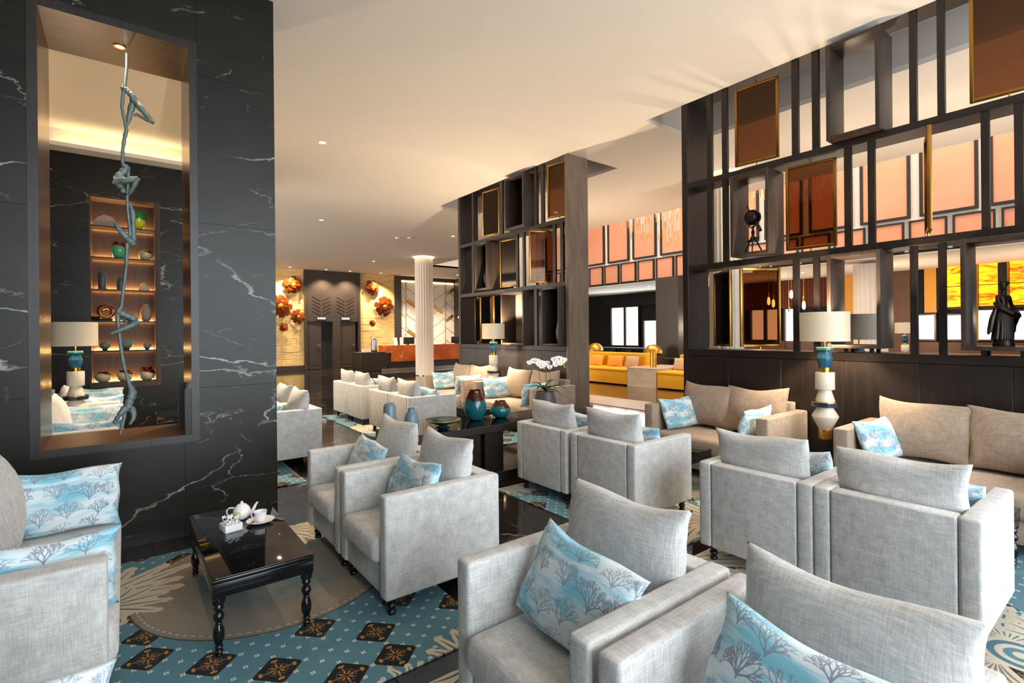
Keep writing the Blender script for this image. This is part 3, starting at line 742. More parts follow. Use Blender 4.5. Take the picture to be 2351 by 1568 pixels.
# local frame of a cushion: width along X, front face towards -Y, height along Z, centre at origin
BACK = [cushion_mesh('back_cushion', .60, .47, .19, 'linen_grey', s, sag=.025) for s in (1, 2, 3)]
SOFB = [cushion_mesh('back_cushion', .66, .50, .20, 'linen_warm_shade', s, sag=.04) for s in (4, 5)]
THROW = [cushion_mesh('throw_pillow', .53, .36, .13, m, s, n=18, sag=.02) for m, s in (('coral_print', 6), ('coral_print_b', 7), ('coral_print_c', 8))]
def place_cushion(name, me, p, face, lean, roll, label, cat, group=None):
    """p centre, face heading (radians, world) of the front side, lean back angle, roll in its own plane"""
    o = link(name, me); R = Matrix.Rotation(face + PI / 2, 4, 'Z') @ Matrix.Rotation(-lean, 4, 'X') @ Matrix.Rotation(roll, 4, 'Y')
    o.matrix_world = Matrix.Translation(p) @ R
    return tag(o, label, cat, group)

def bobbin_leg(h=.11, r=.030):
    p = [(r * .72, h)]; k = 3
    for i in range(k):
        zt = h * (1 - i / k); zb = h * (1 - (i + 1) / k); m = (zt + zb) / 2
        rr = r * (1 - .08 * i)
        p += [(rr * .62, zt - .001), (rr * .92, m + .008), (rr, m), (rr * .92, m - .008), (rr * .62, zb + .001)]
    p += [(r * .5, 0)]
    return MB().lathe(list(reversed(p)), 16)
def build_chair(name, cat, Wd, D, arm, back, at, mat, seat_z=.42, base_z=.11, leg_r=.03):
    root = thing(name, 'x', cat); y = Wd / 2; x = D / 2
    for s in (-1, 1):
        a0, a1 = (y - at, y) if s > 0 else (-y, -y + at)
        obj('arm', MB().box(-x, x - .01, a0, a1, base_z, arm, .017, 3), mat, root)
    obj('backrest', MB().box(-x, -x + .10, -y + at + .0015, y - at - .0015, base_z, back, .012, 3), mat, root)
    obj('seat_base', MB().box(-x + .10, x - .025, -y + at + .003, y - at - .003, base_z, base_z + .165, .012, 2), mat, root)
    sc = MB().box(-x + .09, x + .02, -y + at + .005, y - at - .005, base_z + .168, seat_z, .045, 4)
    for v in sc.bm.verts:
        if v.co.z > seat_z - .03: v.co.z += .018 * (1 - (v.co.y / (y - at)) ** 2)
    obj('seat_cushion', sc, mat, root)
    lg = bobbin_leg(base_z, leg_r).mesh('leg', 'black_lacquer')
    for sx in (-1, 1):
        for sy in (-1, 1): link('leg', lg, root, (sx * (x - .07), sy * (y - .065), 0))
    return root
proto = build_chair('armchair', 'armchair', .715, .765, .672, .666, .088, 'linen_grey')
CH = []   # (root, heading, x centre, y centre)
used = [False]
def armchair(xc, yc, heading, label, blabel, plabel, k, pside=0.0, plean=.42, proll=0.0, px=.10, blean=.22, broll=0.0, nopillow=False, bdy=0.0, bdz=0.0):
    if not used[0]:
        r = proto; r.location = (xc, yc, 0); r.rotation_euler = (0, 0, heading); used[0] = True
    else: r = dup(proto, (xc, yc, 0), heading)
    r['label'] = label; r['group'] = 'linen armchairs of the lounge'
    c, s = math.cos(heading), math.sin(heading)
    def W(lx, ly, z): return Vector((xc + c * lx - s * ly, yc + s * lx + c * ly, z))
    place_cushion('back_cushion', BACK[k % 3], W(-.185, pside * -.25 + bdy, .662 + bdz), heading, blean, broll, blabel, 'cushion', 'back cushions of the armchairs')
    if not nopillow: place_cushion('throw_pillow', THROW[k % 3], W(px, pside, .595), heading, plean, proll, plabel, 'pillow', 'coral print pillows')
    return r
PL = 'turquoise coral print pillow '
BC = 'grey linen back cushion '
G = 'grey linen armchair '
L_ = math.pi
armchair(1.465, 2.915, L_, G + 'beside the tea table, its right arm towards the camera', BC + 'in the armchair beside the tea table, nearer of the pair', PL + 'in the nearer armchair beside the tea table', 0, .03, .40, -.05, .06)
armchair(1.465, 3.665, L_, G + 'behind the nearer chair at the tea table, next to the marble wall', BC + 'in the farther armchair of the tea table pair', PL + 'in the farther armchair of the tea table pair', 1, .02, .40, .06, .06)
armchair(1.395, 1.355, L_, G + 'in the bottom middle foreground with its seat open to the camera', BC + 'in the bottom middle foreground armchair', PL + 'large in the bottom middle foreground armchair', 2, .03, .46, .10, .10)
armchair(1.395, .615, L_, G + 'cut by the bottom right edge of the picture', BC + 'largest of all, at the bottom right of the picture', PL + 'cut by the bottom edge, below the largest cushion', 0, .06, .46, .08, .08, bdy=.07, bdz=-.045)
armchair(1.48, 6.545, L_, G + 'just right of the marble wall, its broad arm side turned to us', BC + 'in the armchair just right of the marble wall, nearer one', PL + 'in the nearer armchair behind the marble wall', 1, .0, .42, .1)
armchair(1.48, 7.295, L_, G + 'mostly hidden behind the marble wall, beyond its twin', BC + 'tilted beside its twin right of the marble wall', PL + 'half hidden by the marble wall, in the farther armchair', 2, .0, .42)
armchair(3.47, 2.86, 0, G + 'seen from behind in the centre, its right side lit warm', BC + 'above the back of the warm lit centre armchair', PL + 'peeping over the arm of the warm lit centre armchair', 0, -.03, .40, -.05, .06)
armchair(3.47, 3.62, 0, G + 'seen from behind beside the long console table', BC + 'above the back of the armchair beside the console table', PL + 'behind the cushion of the armchair beside the console table', 1, -.01, .40, 0, .12)
armchair(3.46, 1.60, 0, G + 'seen from behind at centre right, left one of its pair', BC + 'above the left back of the centre right pair', PL + 'on the left chair of the centre right pair', 2, -.05, .42, .1, .12, broll=.03)
armchair(3.46, .885, 0, G + 'seen from behind at far right, nearest chair of the right group', BC + 'with a long pointed corner on the far right armchair', PL + 'peeping out beside the arm of the far right armchair', 1, -.02, .42, -.1, .12)
armchair(3.46, 6.71, 0, G + 'behind the blue bottles, its pale side turned to us', BC + 'in the armchair behind the blue bottles, nearest of the row', PL + 'in the armchair behind the blue bottles', 2, -.1, .42)
armchair(3.46, 7.45, 0, G + 'second of the far row of four seen from behind', BC + 'second from the right in the far row of four', PL + 'hidden low in the second chair of the far row', 0, -.1, .42)
armchair(3.52, 8.64, 0, G + 'third of the far row of four seen from behind', BC + 'third from the right in the far row of four', PL + 'low in the third chair of the far row', 1, -.1, .42)
armchair(3.52, 9.38, 0, G + 'last and farthest of the far row of four', BC + 'leftmost in the far row of four', PL + 'low in the farthest chair of the far row', 2, -.1, .42)

def sofa(xc, yc, heading, Wd, mat, label, where, pil=(1, 1), ncush=2, lean=.2, bx=-.20):
    D = .86
    r = build_chair('sofa', 'sofa', Wd, D, .725, .80, .115, mat, .435, .10, .03)
    r.location = (xc, yc, 0); r.rotation_euler = (0, 0, heading); r['label'] = label; r['group'] = 'lounge sofas'
    c, s = math.cos(heading), math.sin(heading)
    def W(lx, ly, z): return Vector((xc + c * lx - s * ly, yc + s * lx + c * ly, z))
    inner = Wd - .23; cw = inner / ncush
    names = {2: ('left', 'right'), 1: ('',)}
    for i in range(ncush):
        ly = -inner / 2 + cw * (i + .5)
        camleft = (i == 1) if heading > 1 else (i == 1)
        side = 'left' if (ly * (-1 if heading > 1 else 1) * (1 if heading > 1 else 1)) < -10 else None
        yy = W(0, ly, 0).y
        pos = 'farther' if yy > yc else 'nearer'
        place_cushion('back_cushion', SOFB[i % 2] if mat == 'linen_warm_shade' else SOFBG[i % 2], W(bx, ly * .94, .70), heading, lean, (-1) ** i * .03,
                      '%s linen back cushion, %s one on the sofa %s' % ('taupe shaded' if mat == 'linen_warm_shade' else 'grey', pos, where), 'cushion', 'back cushions of the sofas')
    for e, on in zip((-1, 1), pil):
        if not on: continue
        ly = e * (inner / 2 - .13); yy = W(0, ly, 0).y
        pos = 'far end' if yy > yc else 'near end'
        hd = heading + (PI / 2 if e < 0 else -PI / 2)
        if on == 2: hd = heading - e * 1.38; ly = e * (inner / 2 - .11)
        place_cushion('throw_pillow', THROW[(e + 1) % 3], W(.06 if on == 2 else .19, ly + (.05 if on == 3 else 0), .655 if on == 3 else .615), hd, .38 if on == 2 else .26, .02 * e,
                      'turquoise coral pillow, %s of the sofa %s' % (pos, where), 'pillow', 'coral print pillows')
    return r
SOFBG = [cushion_mesh('back_cushion', .64, .50, .20, 'linen_grey', s, sag=.04) for s in (14, 15)]
sofa(5.13, 2.98, L_, 1.40, 'linen_warm_shade', 'taupe shaded linen two seat sofa against the right screen, left of the tall lamp', 'left of the tall lamp', (2, 1))
sofa(5.13, .98, L_, 1.52, 'linen_warm_shade', 'taupe shaded linen sofa at the right edge of the picture, below the bronze statue', 'at the right edge', (2, 0))
sofa(5.13, 6.47, L_, 1.64, 'linen_warm_shade', 'taupe shaded linen sofa behind the orchids, against the middle screen', 'behind the orchids', (2, 1))
sofa(5.13, 8.32, L_, 1.50, 'linen_warm_shade', 'taupe shaded linen sofa farthest along the middle screen, left of its lamp', 'farthest along the middle screen', (2, 1))
sofa(-.48, 3.24, 0, 1.72, 'linen_grey', 'grey linen sofa at the left edge, facing the tea table', 'left of the tea table', (1, 1), bx=-.05)
sofa(-.48, .80, 0, 1.62, 'linen_grey', 'grey linen sofa cut by the bottom left corner of the picture', 'in the bottom left corner', (0, 3))
sofa(-.48, 6.62, 0, 1.72, 'linen_grey', 'pale linen sofa just behind the framed wall opening', 'just behind the wall opening', (1, 1), bx=-.08)
sofa(-.48, 9.0, 0, 1.72, 'linen_grey', 'pale linen sofa deeper behind the wall opening, beyond the lamp', 'beyond the lamp in the wall opening', (1, 1), bx=-.08)

# ------------------------------------------------------------------ rugs
def rug(label, x0, x1, y0, y1, px, discs, leaves, seed, rings=()):
    im = make_image('carpet_%d' % seed, carpet(x0, x1, y0, y1, px, discs, leaves, seed, rings)); image_mat('carpet_%d' % seed, im, 0.97, 500.0, 0.1)
    bm = bmesh.new(); u = bm.loops.layers.uv.new('UVMap')
    g = bmesh.ops.create_cube(bm, size=1.0)
    for v in bm.verts: v.co = Vector(((v.co.x + .5) * (x1 - x0), (v.co.y + .5) * (y1 - y0), (v.co.z + .5) * .009))
    for f in bm.faces:
        for lp in f.loops: lp[u].uv = (lp.vert.co.x / (x1 - x0), lp.vert.co.y / (y1 - y0))
    me = bpy.data.meshes.new('rug'); bm.to_mesh(me); bm.free(); me.materials.append(M['carpet_%d' % seed])
    o = link('rug', me, None, (x0, y0, .001)); tag(o, label, 'rug', 'patterned blue lounge rugs'); return o
rug('blue rug with black diamonds and a grey disc, under the tea table', -.9, 1.5, 2.14, 4.33, 640,
    [(.75, 3.58, .75, 1.0)], [(-.22, 3.82, .35, .58, 5), (-.15, 3.7, -.35, .42, 4), (.95, 4.28, -1.0, .42, 5), (1.3, 1.96, 1.75, .34, 5), (1.05, 2.0, 2.5, .24, 4)], 21)
rug('blue rug with a grey disc at the bottom edge, before the marble strip', -.9, 1.5, -.1, 2.0, 420,
    [(.1, 1.97, .75, .2)], [(1.3, 2.0, -1.9, .4, 5), (.9, .8, 1.0, .5, 5)], 22)
rug('blue patterned rug behind the marble wall', -.9, 1.5, 5.52, 9.9, 220, [(.6, 7.4, .75, .8)], [(-.2, 6.2, .4, .5, 5)], 23)
rug('blue and cream scrolled rug under the two centre armchairs seen from behind', 2.89, 5.45, 2.14, 4.06, 420,
    [(4.6, 2.9, .5, .5)], [(2.9, 4.1, -.8, .42, 5), (3.1, 2.1, 1.0, .6, 5), (3.8, 2.2, 1.2, .62, 6), (3.3, 2.75, -.3, .55, 6), (4.0, 3.4, -1.2, .6, 5), (4.3, 3.7, -.6, .5, 5)], 24)
rug('blue and cream scrolled rug under the right hand armchairs', 2.89, 5.45, -.6, 2.0, 480,
    [], [(2.9, 2.05, -.6, .6, 6), (3.2, 1.2, 1.2, .6, 6), (3.7, 2.0, -1.0, .6, 5), (3.42, .5, .5, .5, 5), (3.5, .3, -.2, .5, 5), (3.2, .5, 2.4, .42, 6), (3.35, .25, -1.6, .5, 5), (3.0, .3, -2.8, .4, 5), (4.3, .9, .8, .5, 5)], 25, [(3.33, .44, .15)])
rug('blue and cream scrolled rug under the far row of armchairs', 2.92, 5.45, 5.6, 9.8, 240,
    [(4.5, 7.4, .5, .5)], [(2.9, 8.2, -.8, .6, 5), (3.0, 7.6, .8, .6, 6), (3.0, 6.2, .6, .6, 5), (3.6, 5.8, .8, .6, 5)], 26)

# ------------------------------------------------------------------ low tables with turned legs
def turned_leg(h, r):
    z = lambda t: h * t
    p = [(r * .55, 0), (r * .62, z(.03)), (r * .5, z(.06)), (r * .78, z(.10)), (r * .5, z(.14)), (r * .74, z(.18)), (r * .55, z(.21)), (r * .9, z(.30)), (r, z(.38)), (r * .9, z(.47)), (r * .55, z(.55)),
         (r * .62, z(.57)), (r * .5, z(.59)), (r * .86, z(.64)), (r * .95, z(.68)), (r * .86, z(.72)), (r * .5, z(.76)), (r * .82, z(.81)), (r * .86, z(.84)), (r * .6, z(.88)), (r * 1.05, z(.90)), (r * 1.05, z(1))]
    return MB().lathe(p, 20)
def low_table(label, x0, x1, y0, y1, H=.39):
    r = thing('tea_table', label, 'table', ((x0 + x1) / 2, (y0 + y1) / 2, 0), 0, 'low black lounge tables'); a, b = (x1 - x0) / 2, (y1 - y0) / 2
    obj('table_top', MB().box(-a, a, -b, b, H - .026, H - .006, .006, 2), 'black_lacquer', r)
    obj('glass_sheet', MB().box(-a + .004, a - .004, -b + .004, b - .004, H - .0055, H, .0025, 2), 'black_gloss', r)
    obj('apron', MB().box(-a + .004, a - .004, -b + .004, -b + .03, H - .095, H - .027, .003).box(-a + .004, a - .004, b - .03, b - .004, H - .095, H - .027, .003)
        .box(-a + .004, -a + .03, -b + .03, b - .03, H - .095, H - .027, .003).box(a - .03, a - .004, -b + .03, b - .03, H - .095, H - .027, .003), 'black_lacquer', r)
    lg = turned_leg(H - .10, .026).mesh('leg', 'black_lacquer')
    blk = MB().box(-.026, .026, -.026, .026, H - .112, H - .027, .003).mesh('leg_block', 'black_lacquer')
    for sx in (-1, 1):
        for sy in (-1, 1):
            l_ = link('leg', lg, r, (sx * (a - .034), sy * (b - .034), 0)); link('leg_block', blk, l_)
    return r
TX0, TX1, TY0, TY1 = .312, .785, 2.765, 3.855
low_table('low black tea table with glass top carrying the white tea set', TX0, TX1, TY0, TY1)
low_table('low black table between the centre armchairs and the left taupe sofa', 4.1, 4.56, 2.75, 3.6)
low_table('low black table behind the far right armchair, only its edge showing', 4.1, 4.585, .6, 1.66)
low_table('low black table in front of the sofa behind the orchids', 4.05, 4.5, 6.3, 7.4)
low_table('low dark table seen through the wall opening', .34, .80, 6.3, 7.4)
low_table('low dark table deeper behind the wall opening', .34, .80, 8.5, 9.5)

# tea set
H = .391
tp = thing('teapot', 'white porcelain teapot with lid and yellow tea tag, on the tea table', 'teapot', (.575, 3.58, H), math.radians(-20)); tp.scale = (.72, .72, .72)
prof = [(.038, 0), (.052, .008), (.068, .03), (.072, .055), (.066, .085), (.052, .108), (.040, .116)]
obj('body', MB().lathe(prof, 32), 'porcelain', tp)
obj('lid', MB().lathe([(.042, .116), (.040, .122), (.02, .132), (.008, .136), (.012, .143), (.011, .151), (.001, .154)], 24), 'porcelain', tp)
obj('spout', MB().tube([(.062, 0, .045), (.088, 0, .06), (.10, 0, .09), (.116, 0, .122), (.126, 0, .132)], [.02, .016, .012, .009, .008], 12), 'porcelain', tp)
obj('handle', MB().tube([(-.06, 0, .1), (-.095, 0, .103), (-.118, 0, .085), (-.118, 0, .055), (-.098, 0, .035), (-.066, 0, .035)], .0065, 10), 'porcelain', tp)
tg = obj('tea_tag', MB().box(-.014, .014, -.001, .001, .05, .082), 'tea_tag', tp, (-.01, -.072, 0), (.1, 0, 0))
obj('tag_print', MB().box(-.008, .002, -.002, -.001, .068, .076).box(-.002, .009, -.002, -.001, .056, .063), 'paper_white', tg)
cu = thing('teacup', 'white porcelain teacup standing on the saucer', 'cup', (.655, 3.44, H + .0075), math.radians(140)); cu.scale = (.9, .9, .9)
obj('cup_body', MB().lathe([(.022, 0), (.026, .004), (.036, .03), (.041, .062), (.0425, .068), (.0395, .066), (.034, .03), (.02, .008)], 28), 'porcelain', cu)
obj('cup_handle', MB().tube([(.037, 0, .054), (.058, 0, .056), (.066, 0, .04), (.056, 0, .022), (.033, 0, .02)], .0045, 8), 'porcelain', cu)
tag(obj('saucer', MB().lathe([(.03, 0), (.05, .003), (.078, .014), (.08, .016), (.076, .0165), (.045, .007), (.001, .006)], 36), 'porcelain', None, (.655, 3.44, H)), 'round white saucer under the teacup', 'saucer')
tag(obj('cinnamon_stick', MB().tube([(-.02, 0, 0), (.02, .0, 0)], .005, 8), 'stick_brown', None, (.602, 3.408, H + .0165), (0, -.14, .7)), 'small brown biscuit stick on the saucer beside the cup', 'biscuit')
sb = thing('sachet_dish', 'square white dish full of sugar sachets beside the teapot', 'dish', (.49, 3.415, H), math.radians(12)); sb.scale = (.85, .85, .85)
sq = MB(); sq.box(-.05, .05, -.05, .05, 0, .006, .003); 
for (a, b, c, d) in ((-.056, .056, -.056, -.05), (-.056, .056, .05, .056), (-.056, -.05, -.05, .05), (.05, .056, -.05, .05)): sq.box(a, b, c, d, .0, .05, .002)
obj('dish_body', sq, 'porcelain', sb)
rr = random.Random(3)
for i in range(11):
    o = tag(obj('sugar_sachet', MB().box(-.011, .011, -.0022, .0022, -.04, .04, .002, 1), 'paper_white', None, (.49 + rr.uniform(-.026, .026), 3.415 + rr.uniform(-.026, .026), H + .046), (rr.uniform(-.6, .6), rr.uniform(-.7, .7), rr.uniform(0, 3.1))),
            'white paper sugar sachet standing in the square dish', 'sachet', 'sugar sachets in the dish')
    obj('sachet_print', MB().box(-.006, .006, -.0027, .0027, .012, .024), 'black_matte', o)

# ------------------------------------------------------------------ long console table and what stands on it
CZ = .60
ct = thing('console_table', 'long dark timber console table between the armchair groups, with vases', 'table', (0, 0, 0))
obj('table_top', MB().box(1.96, 4.52, 4.24, 4.80, CZ - .075, CZ, .004, 1), 'wenge', ct)
obj('glass_sheet', MB().box(1.97, 4.51, 4.25, 4.79, CZ, CZ + .004), 'black_gloss', ct)
for x in (2.807, 3.10, 3.8, 4.093): obj('leg', MB().box(x - .12, x + .12, 4.38, 4.66, .0, CZ - .075, .003, 1), 'wenge', ct)
obj('plinth', MB().box(2.2, 4.4, 4.27, 4.77, .0, .10, .004, 1), 'wenge', ct)
Z = CZ + .0045
def vase(name, prof, mat, x, y, z, label, cat='vase', seg=32, group=None, parts=None):
    b = obj(name, MB().lathe(prof, seg), mat, None, (x, y, z), angle=60); tag(b, label, cat, group); return b
vase('vase', [(.055, 0), (.085, .02), (.118, .09), (.122, .15), (.108, .22), (.085, .28), (.062, .315), (.066, .325), (.058, .325), (.05, .3)], 'glaze_vase_tall', 3.02, 4.62, Z, 'tall teal vase with dark red top on the console table')
vase('vase', [(.055, 0), (.085, .02), (.112, .06), (.115, .09), (.09, .14), (.058, .178), (.062, .186), (.054, .186), (.05, .17)], 'glaze_vase_low', 3.32, 4.57, Z, 'squat teal vase with dark red top on the console table')
vase('bottle', [(.052, 0), (.058, .008), (.060, .03), (.060, .235), (.052, .258), (.044, .264), (.044, .27), (.038, .27), (.037, .24)], 'bottle_blue', 2.03, 4.62, Z, 'straight blue glass bottle on the console table, left one')
vase('bottle', [(.066, 0), (.07, .01), (.066, .11), (.058, .16), (.036, .185), (.032, .215), (.036, .22), (.028, .22), (.026, .2)], 'bottle_blue', 2.21, 4.52, Z, 'necked blue glass bottle on the console table, right of the straight one')
bw = vase('footed_bowl', [(.07, 0), (.074, .005), (.04, .016), (.05, .026), (.12, .05), (.178, .072), (.182, .078), (.172, .077), (.09, .05), (.001, .038)], 'bowl_glaze', 2.53, 4.47, Z, 'wide shallow teal bowl on a foot, on the console table', 'bowl', 40)
obj('rim', MB().lathe([(.176, .074), (.184, .076), (.184, .080), (.176, .080)], 40, cap=False), 'gold_paint', bw)
# orchid
orc = thing('orchid_planter', 'dark grey planter of white orchids on the console table', 'potted plant', (4.06, 4.65, Z))
obj('planter', MB().lathe([(.085, 0), (.118, .02), (.132, .09), (.128, .16), (.108, .225), (.098, .225), (.09, .18)], 32), 'planter_grey', orc)
obj('moss', MB().lathe([(.001, .225), (.05, .232), (.1, .215)], 20, cap=False), 'moss', orc)
def leaf(a, ln, wd, up, droop):
    mb = MB(); n = 7; L, R_, C = [], [], []
    for i in range(n + 1):
        t = i / n; rr = ln * t; z = .225 + up * math.sin(t * 1.9) - droop * t * t; ww = wd * math.sin(PI * min(1, t * .92 + .08)) ** .7
        p = Vector((math.cos(a) * rr, math.sin(a) * rr, z)); s = Vector((-math.sin(a), math.cos(a), 0)) * ww
        L.append(mb.bm.verts.new(p + s + Vector((0, 0, .008)))); C.append(mb.bm.verts.new(p)); R_.append(mb.bm.verts.new(p - s + Vector((0, 0, .008))))
    for i in range(n):
        mb.bm.faces.new((L[i], L[i + 1], C[i + 1], C[i])); mb.bm.faces.new((C[i], C[i + 1], R_[i + 1], R_[i]))
    return mb
for (a, ln, wd, up, dr) in ((-.6, .24, .03, .1, .06), (-.9, .2, .03, .05, .09), (.3, .2, .028, .14, .02), (2.4, .2, .03, .1, .05), (2.0, .18, .028, .12, .03), (3.3, .16, .03, .09, .06), (4.2, .2, .03, .09, .07), (-1.5, .17, .026, .1, .05), (1.2, .2, .026, .09, .06)):
    obj('leaf', leaf(a, ln, wd, up, dr), 'leaf_green', orc, angle=80)
ex = Vector((.794, -.607, 0))    # along the picture's horizontal
def flower(parent, p, s, tilt):
    f = MB(); R = Matrix.Rotation(tilt, 3, 'X') 
    fw = Vector((-.607, -.794, 0)); up = Vector((0, 0, 1))
    for q in range(5):
        a = PI / 2 + q * 2 * PI / 5; big = 1.25 if q in (1, 4) else .95
        d = (ex * math.cos(a) + up * math.sin(a)); sd = (ex * -math.sin(a) + up * math.cos(a))
        c0 = f.bm.verts.new(p); pts = []
        for t, w in ((.35, .36), (.7, .5), (.95, .3), (1.06, 0)):
            pts.append((p + d * s * big * t + fw * s * .15 * t, sd * s * big * w))
        A = [f.bm.verts.new(c + o) for c, o in pts[:-1]]; B = [f.bm.verts.new(c - o) for c, o in pts[:-1]]; tip = f.bm.verts.new(pts[-1][0])
        f.bm.faces.new((c0, A[0], B[0]))
        for i in range(len(A) - 1): f.bm.faces.new((A[i], A[i + 1], B[i + 1], B[i]))
        f.bm.faces.new((A[-1], tip, B[-1]))
    o = obj('flower', f, 'petal_white', parent, angle=80)
    obj('flower_centre', MB().ball(p + Vector((-.607, -.794, 0)) * s * .2 - Vector((0, 0, s * .12)), s * .22, 1), 'petal_core', o)
def stem(pts, r=.0035): obj('stem', MB().tube(pts, r, 6), 'stem_green', orc)
E_ = lambda u, z, d=0: ex * u + Vector((.607, .794, 0)) * d + Vector((0, 0, z))
stem([E_(-.04, .22), E_(-.06, .36), E_(-.075, .47), E_(-.07, .56), E_(-.10, .60), E_(-.16, .60)])
stem([E_(.0, .22), E_(.005, .38), E_(.0, .52), E_(.03, .58), E_(.08, .56)])
stem([E_(.02, .22, .02), E_(.02, .4, .03), E_(.01, .55, .03)])
stem([E_(.06, .22), E_(.065, .42), E_(.05, .53), E_(.10, .62), E_(.16, .63), E_(.22, .60), E_(.235, .55)])
for (u, z, s, d) in ((-.17, .59, .036, 0), (-.145, .6, .034, .02), (-.115, .59, .046, 0), (-.085, .605, .044, .02), (-.07, .575, .04, -.01), (-.035, .59, .036, .02), (-.015, .565, .045, 0), (-.04, .53, .048, -.01), (.02, .58, .04, .02), (.05, .535, .036, 0),
                     (.105, .60, .048, 0), (.15, .61, .05, .01), (.165, .585, .045, -.01), (.20, .595, .046, 0), (.115, .565, .04, 0)):
    flower(orc, E_(u * 1.12, z + (.01 if s > .045 else -.012), d), s * .80, 0)
for (u, z) in ((.235, .56), (.228, .54), (.238, .52), (.062, .5), (-.01, .505)): obj('bud', MB().ball(E_(u, z), .011, 1, (1, 1, 1.4)), 'bud_green', orc)

# ------------------------------------------------------------------ stacked ceramic floor lamps
def floor_lamp(label, loc, energy=55, lit='shade_lit'):
    r = thing('floor_lamp', label, 'lamp', loc, 0, 'stacked ceramic floor lamps')
    obj('pedestal', MB().lathe([(.075, 0), (.075, .02), (.062, .03), (.062, .515), (.05, .519)], 28), 'black_matte', r)
    obj('base_ring', MB().lathe([(.055, .519), (.057, .525), (.057, .605), (.055, .611)], 28), 'brass', r)
    obj('lower_double_cone', MB().lathe([(.055, .611), (.058, .622), (.111, .728), (.111, .738), (.066, .815), (.065, .823)], 36), 'cream_glaze', r)
    obj('blue_disc', MB().lathe([(.10, .823), (.115, .828), (.115, .860), (.10, .864)], 36), 'navy_glaze', r)
    obj('disc_top', MB().lathe([(.114, .864), (.114, .872), (.08, .874)], 36), 'brass', r)
    obj('cone', MB().lathe([(.081, .874), (.08, .885), (.052, .98), (.05, .987)], 32), 'cream_glaze', r)
    obj('drum', MB().lathe([(.078, .987), (.081, .991), (.081, 1.147), (.078, 1.151)], 32), 'cream_glaze', r)
    obj('neck_ring', MB().lathe([(.048, 1.151), (.048, 1.194)], 28), 'brass', r)
    obj('upper_double_cone', MB().lathe([(.046, 1.194), (.05, 1.2), (.068, 1.272), (.068, 1.285), (.045, 1.345), (.044, 1.356)], 12), 'blue_glaze', r, angle=20)
    obj('collar_disc', MB().lathe([(.07, 1.356), (.073, 1.359), (.073, 1.382), (.07, 1.385)], 32), 'teal_glaze', r)
    obj('stem', MB().lathe([(.009, 1.385), (.009, 1.52)], 12), 'brass', r)
    sh = obj('shade', MB().lathe([(.205, 1.442), (.205, 1.715), (.201, 1.715), (.201, 1.442), (.205, 1.442)], 44, cap=False), lit, r)
    obj('shade_ring', MB().lathe([(.2015, 1.70), (.1985, 1.70), (.1985, 1.706), (.2015, 1.706)], 32, cap=False).box(-.2, .2, -.002, .002, 1.70, 1.704).box(-.002, .002, -.2, .2, 1.70, 1.704), 'brass', sh)
    obj('bulb', MB().ball((0, 0, 1.56), .03, 2), 'bulb_glow', r)
    if energy: light('bulb_or_fill', 'POINT', Vector(loc) + Vector((0, 0, 1.62)), energy * 2.0, WARM, radius=.05)
    return r
floor_lamp('tall stacked ceramic lamp between the two taupe sofas on the right', (5.25, 2.0, 0), 60)
floor_lamp('grey shaded ceramic lamp just beyond the right screen, seen through its lower box', (6.36, 2.08, 0), 0, 'shade_grey')
floor_lamp('stacked ceramic lamp against the middle screen, between its two sofas', (5.25, 7.42, 0), 110)
floor_lamp('stacked ceramic lamp seen through the framed wall opening', (-.46, 7.66, 0), 25)
for _l in ((-.46, 2.12, 1.62), (5.25, -.35, 1.62), (-.46, -.6, 1.62)): light('bulb_or_fill', 'SPOT', _l, 7 * 2.0, WARM, spot=120, target=(_l[0], _l[1], 4), radius=.1)  # lamps out of view: upward light only, no bodies
floor_lamp('small stacked ceramic lamp beyond the right screen, left of the onyx wall', (15.6, 4.1, -.0), 0)
floor_lamp('small stacked ceramic lamp far off beside the yellow bench', (15.6, 8.8, 0), 0)

# ------------------------------------------------------------------ rope of bronze acrobats hanging in the wall opening
SYP = 4.93
def pw(x, z, dy=0): return Vector((x, SYP + dy, z))      # points of the sculpture in its own upright plane
def limb(mb, pts, rads): mb.tube(pts, rads, 7)
ac = thing('acrobat_sculpture', 'slender green bronze rope of linked acrobats hanging in the framed wall opening', 'sculpture', (0, 0, 0))
rope = [(0.025, 3.753), (0.022, 3.623), (0.010, 3.484)]
def figure(segs):
    mb = MB()
    for pts, rads in segs:
        P = []
        for q in pts: P.append(pw(q[0], q[1], q[2] if len(q) > 2 else 0))
        # fine resampling gives the limbs knobbly muscle
        Q, R_ = [], []
        for i in range(len(P) - 1):
            for s in range(4):
                t = s / 4; Q.append(P[i].lerp(P[i + 1], t)); r0 = rads[i] + (rads[i + 1] - rads[i]) * t
                R_.append(1.12 * r0 * (1 + .14 * math.sin(len(Q) * 2.1)))
        Q.append(P[-1]); R_.append(rads[-1] * .8)
        limb(mb, Q, R_)
    return obj('figure', mb, 'patina', ac, angle=70)
figure([([(0.002, 3.488), (0.013, 3.464), (0.039, 3.445), (0.064, 3.411)], [.016, .022, .018, .022]), ([(0.010, 3.497), (-0.001, 3.460)], [.014, .02]), ([(0.002, 3.471), (-0.010, 3.323), (0.011, 3.193), (0.018, 3.158)], [.012, .010, .010, .012]), ([(0.066, 3.401), (0.041, 3.299), (0.024, 3.193)], [.024, .018, .010]), ([(0.066, 3.393, -0.02), (0.125, 3.310, -0.04), (0.186, 3.233, -0.05)], [.024, .02, .012]), ([(0.186, 3.233, -0.05), (0.128, 3.259, -0.03), (0.082, 3.285, -0.02), (0.062, 3.267, -0.02)], [.012, .012, .009, .009])])
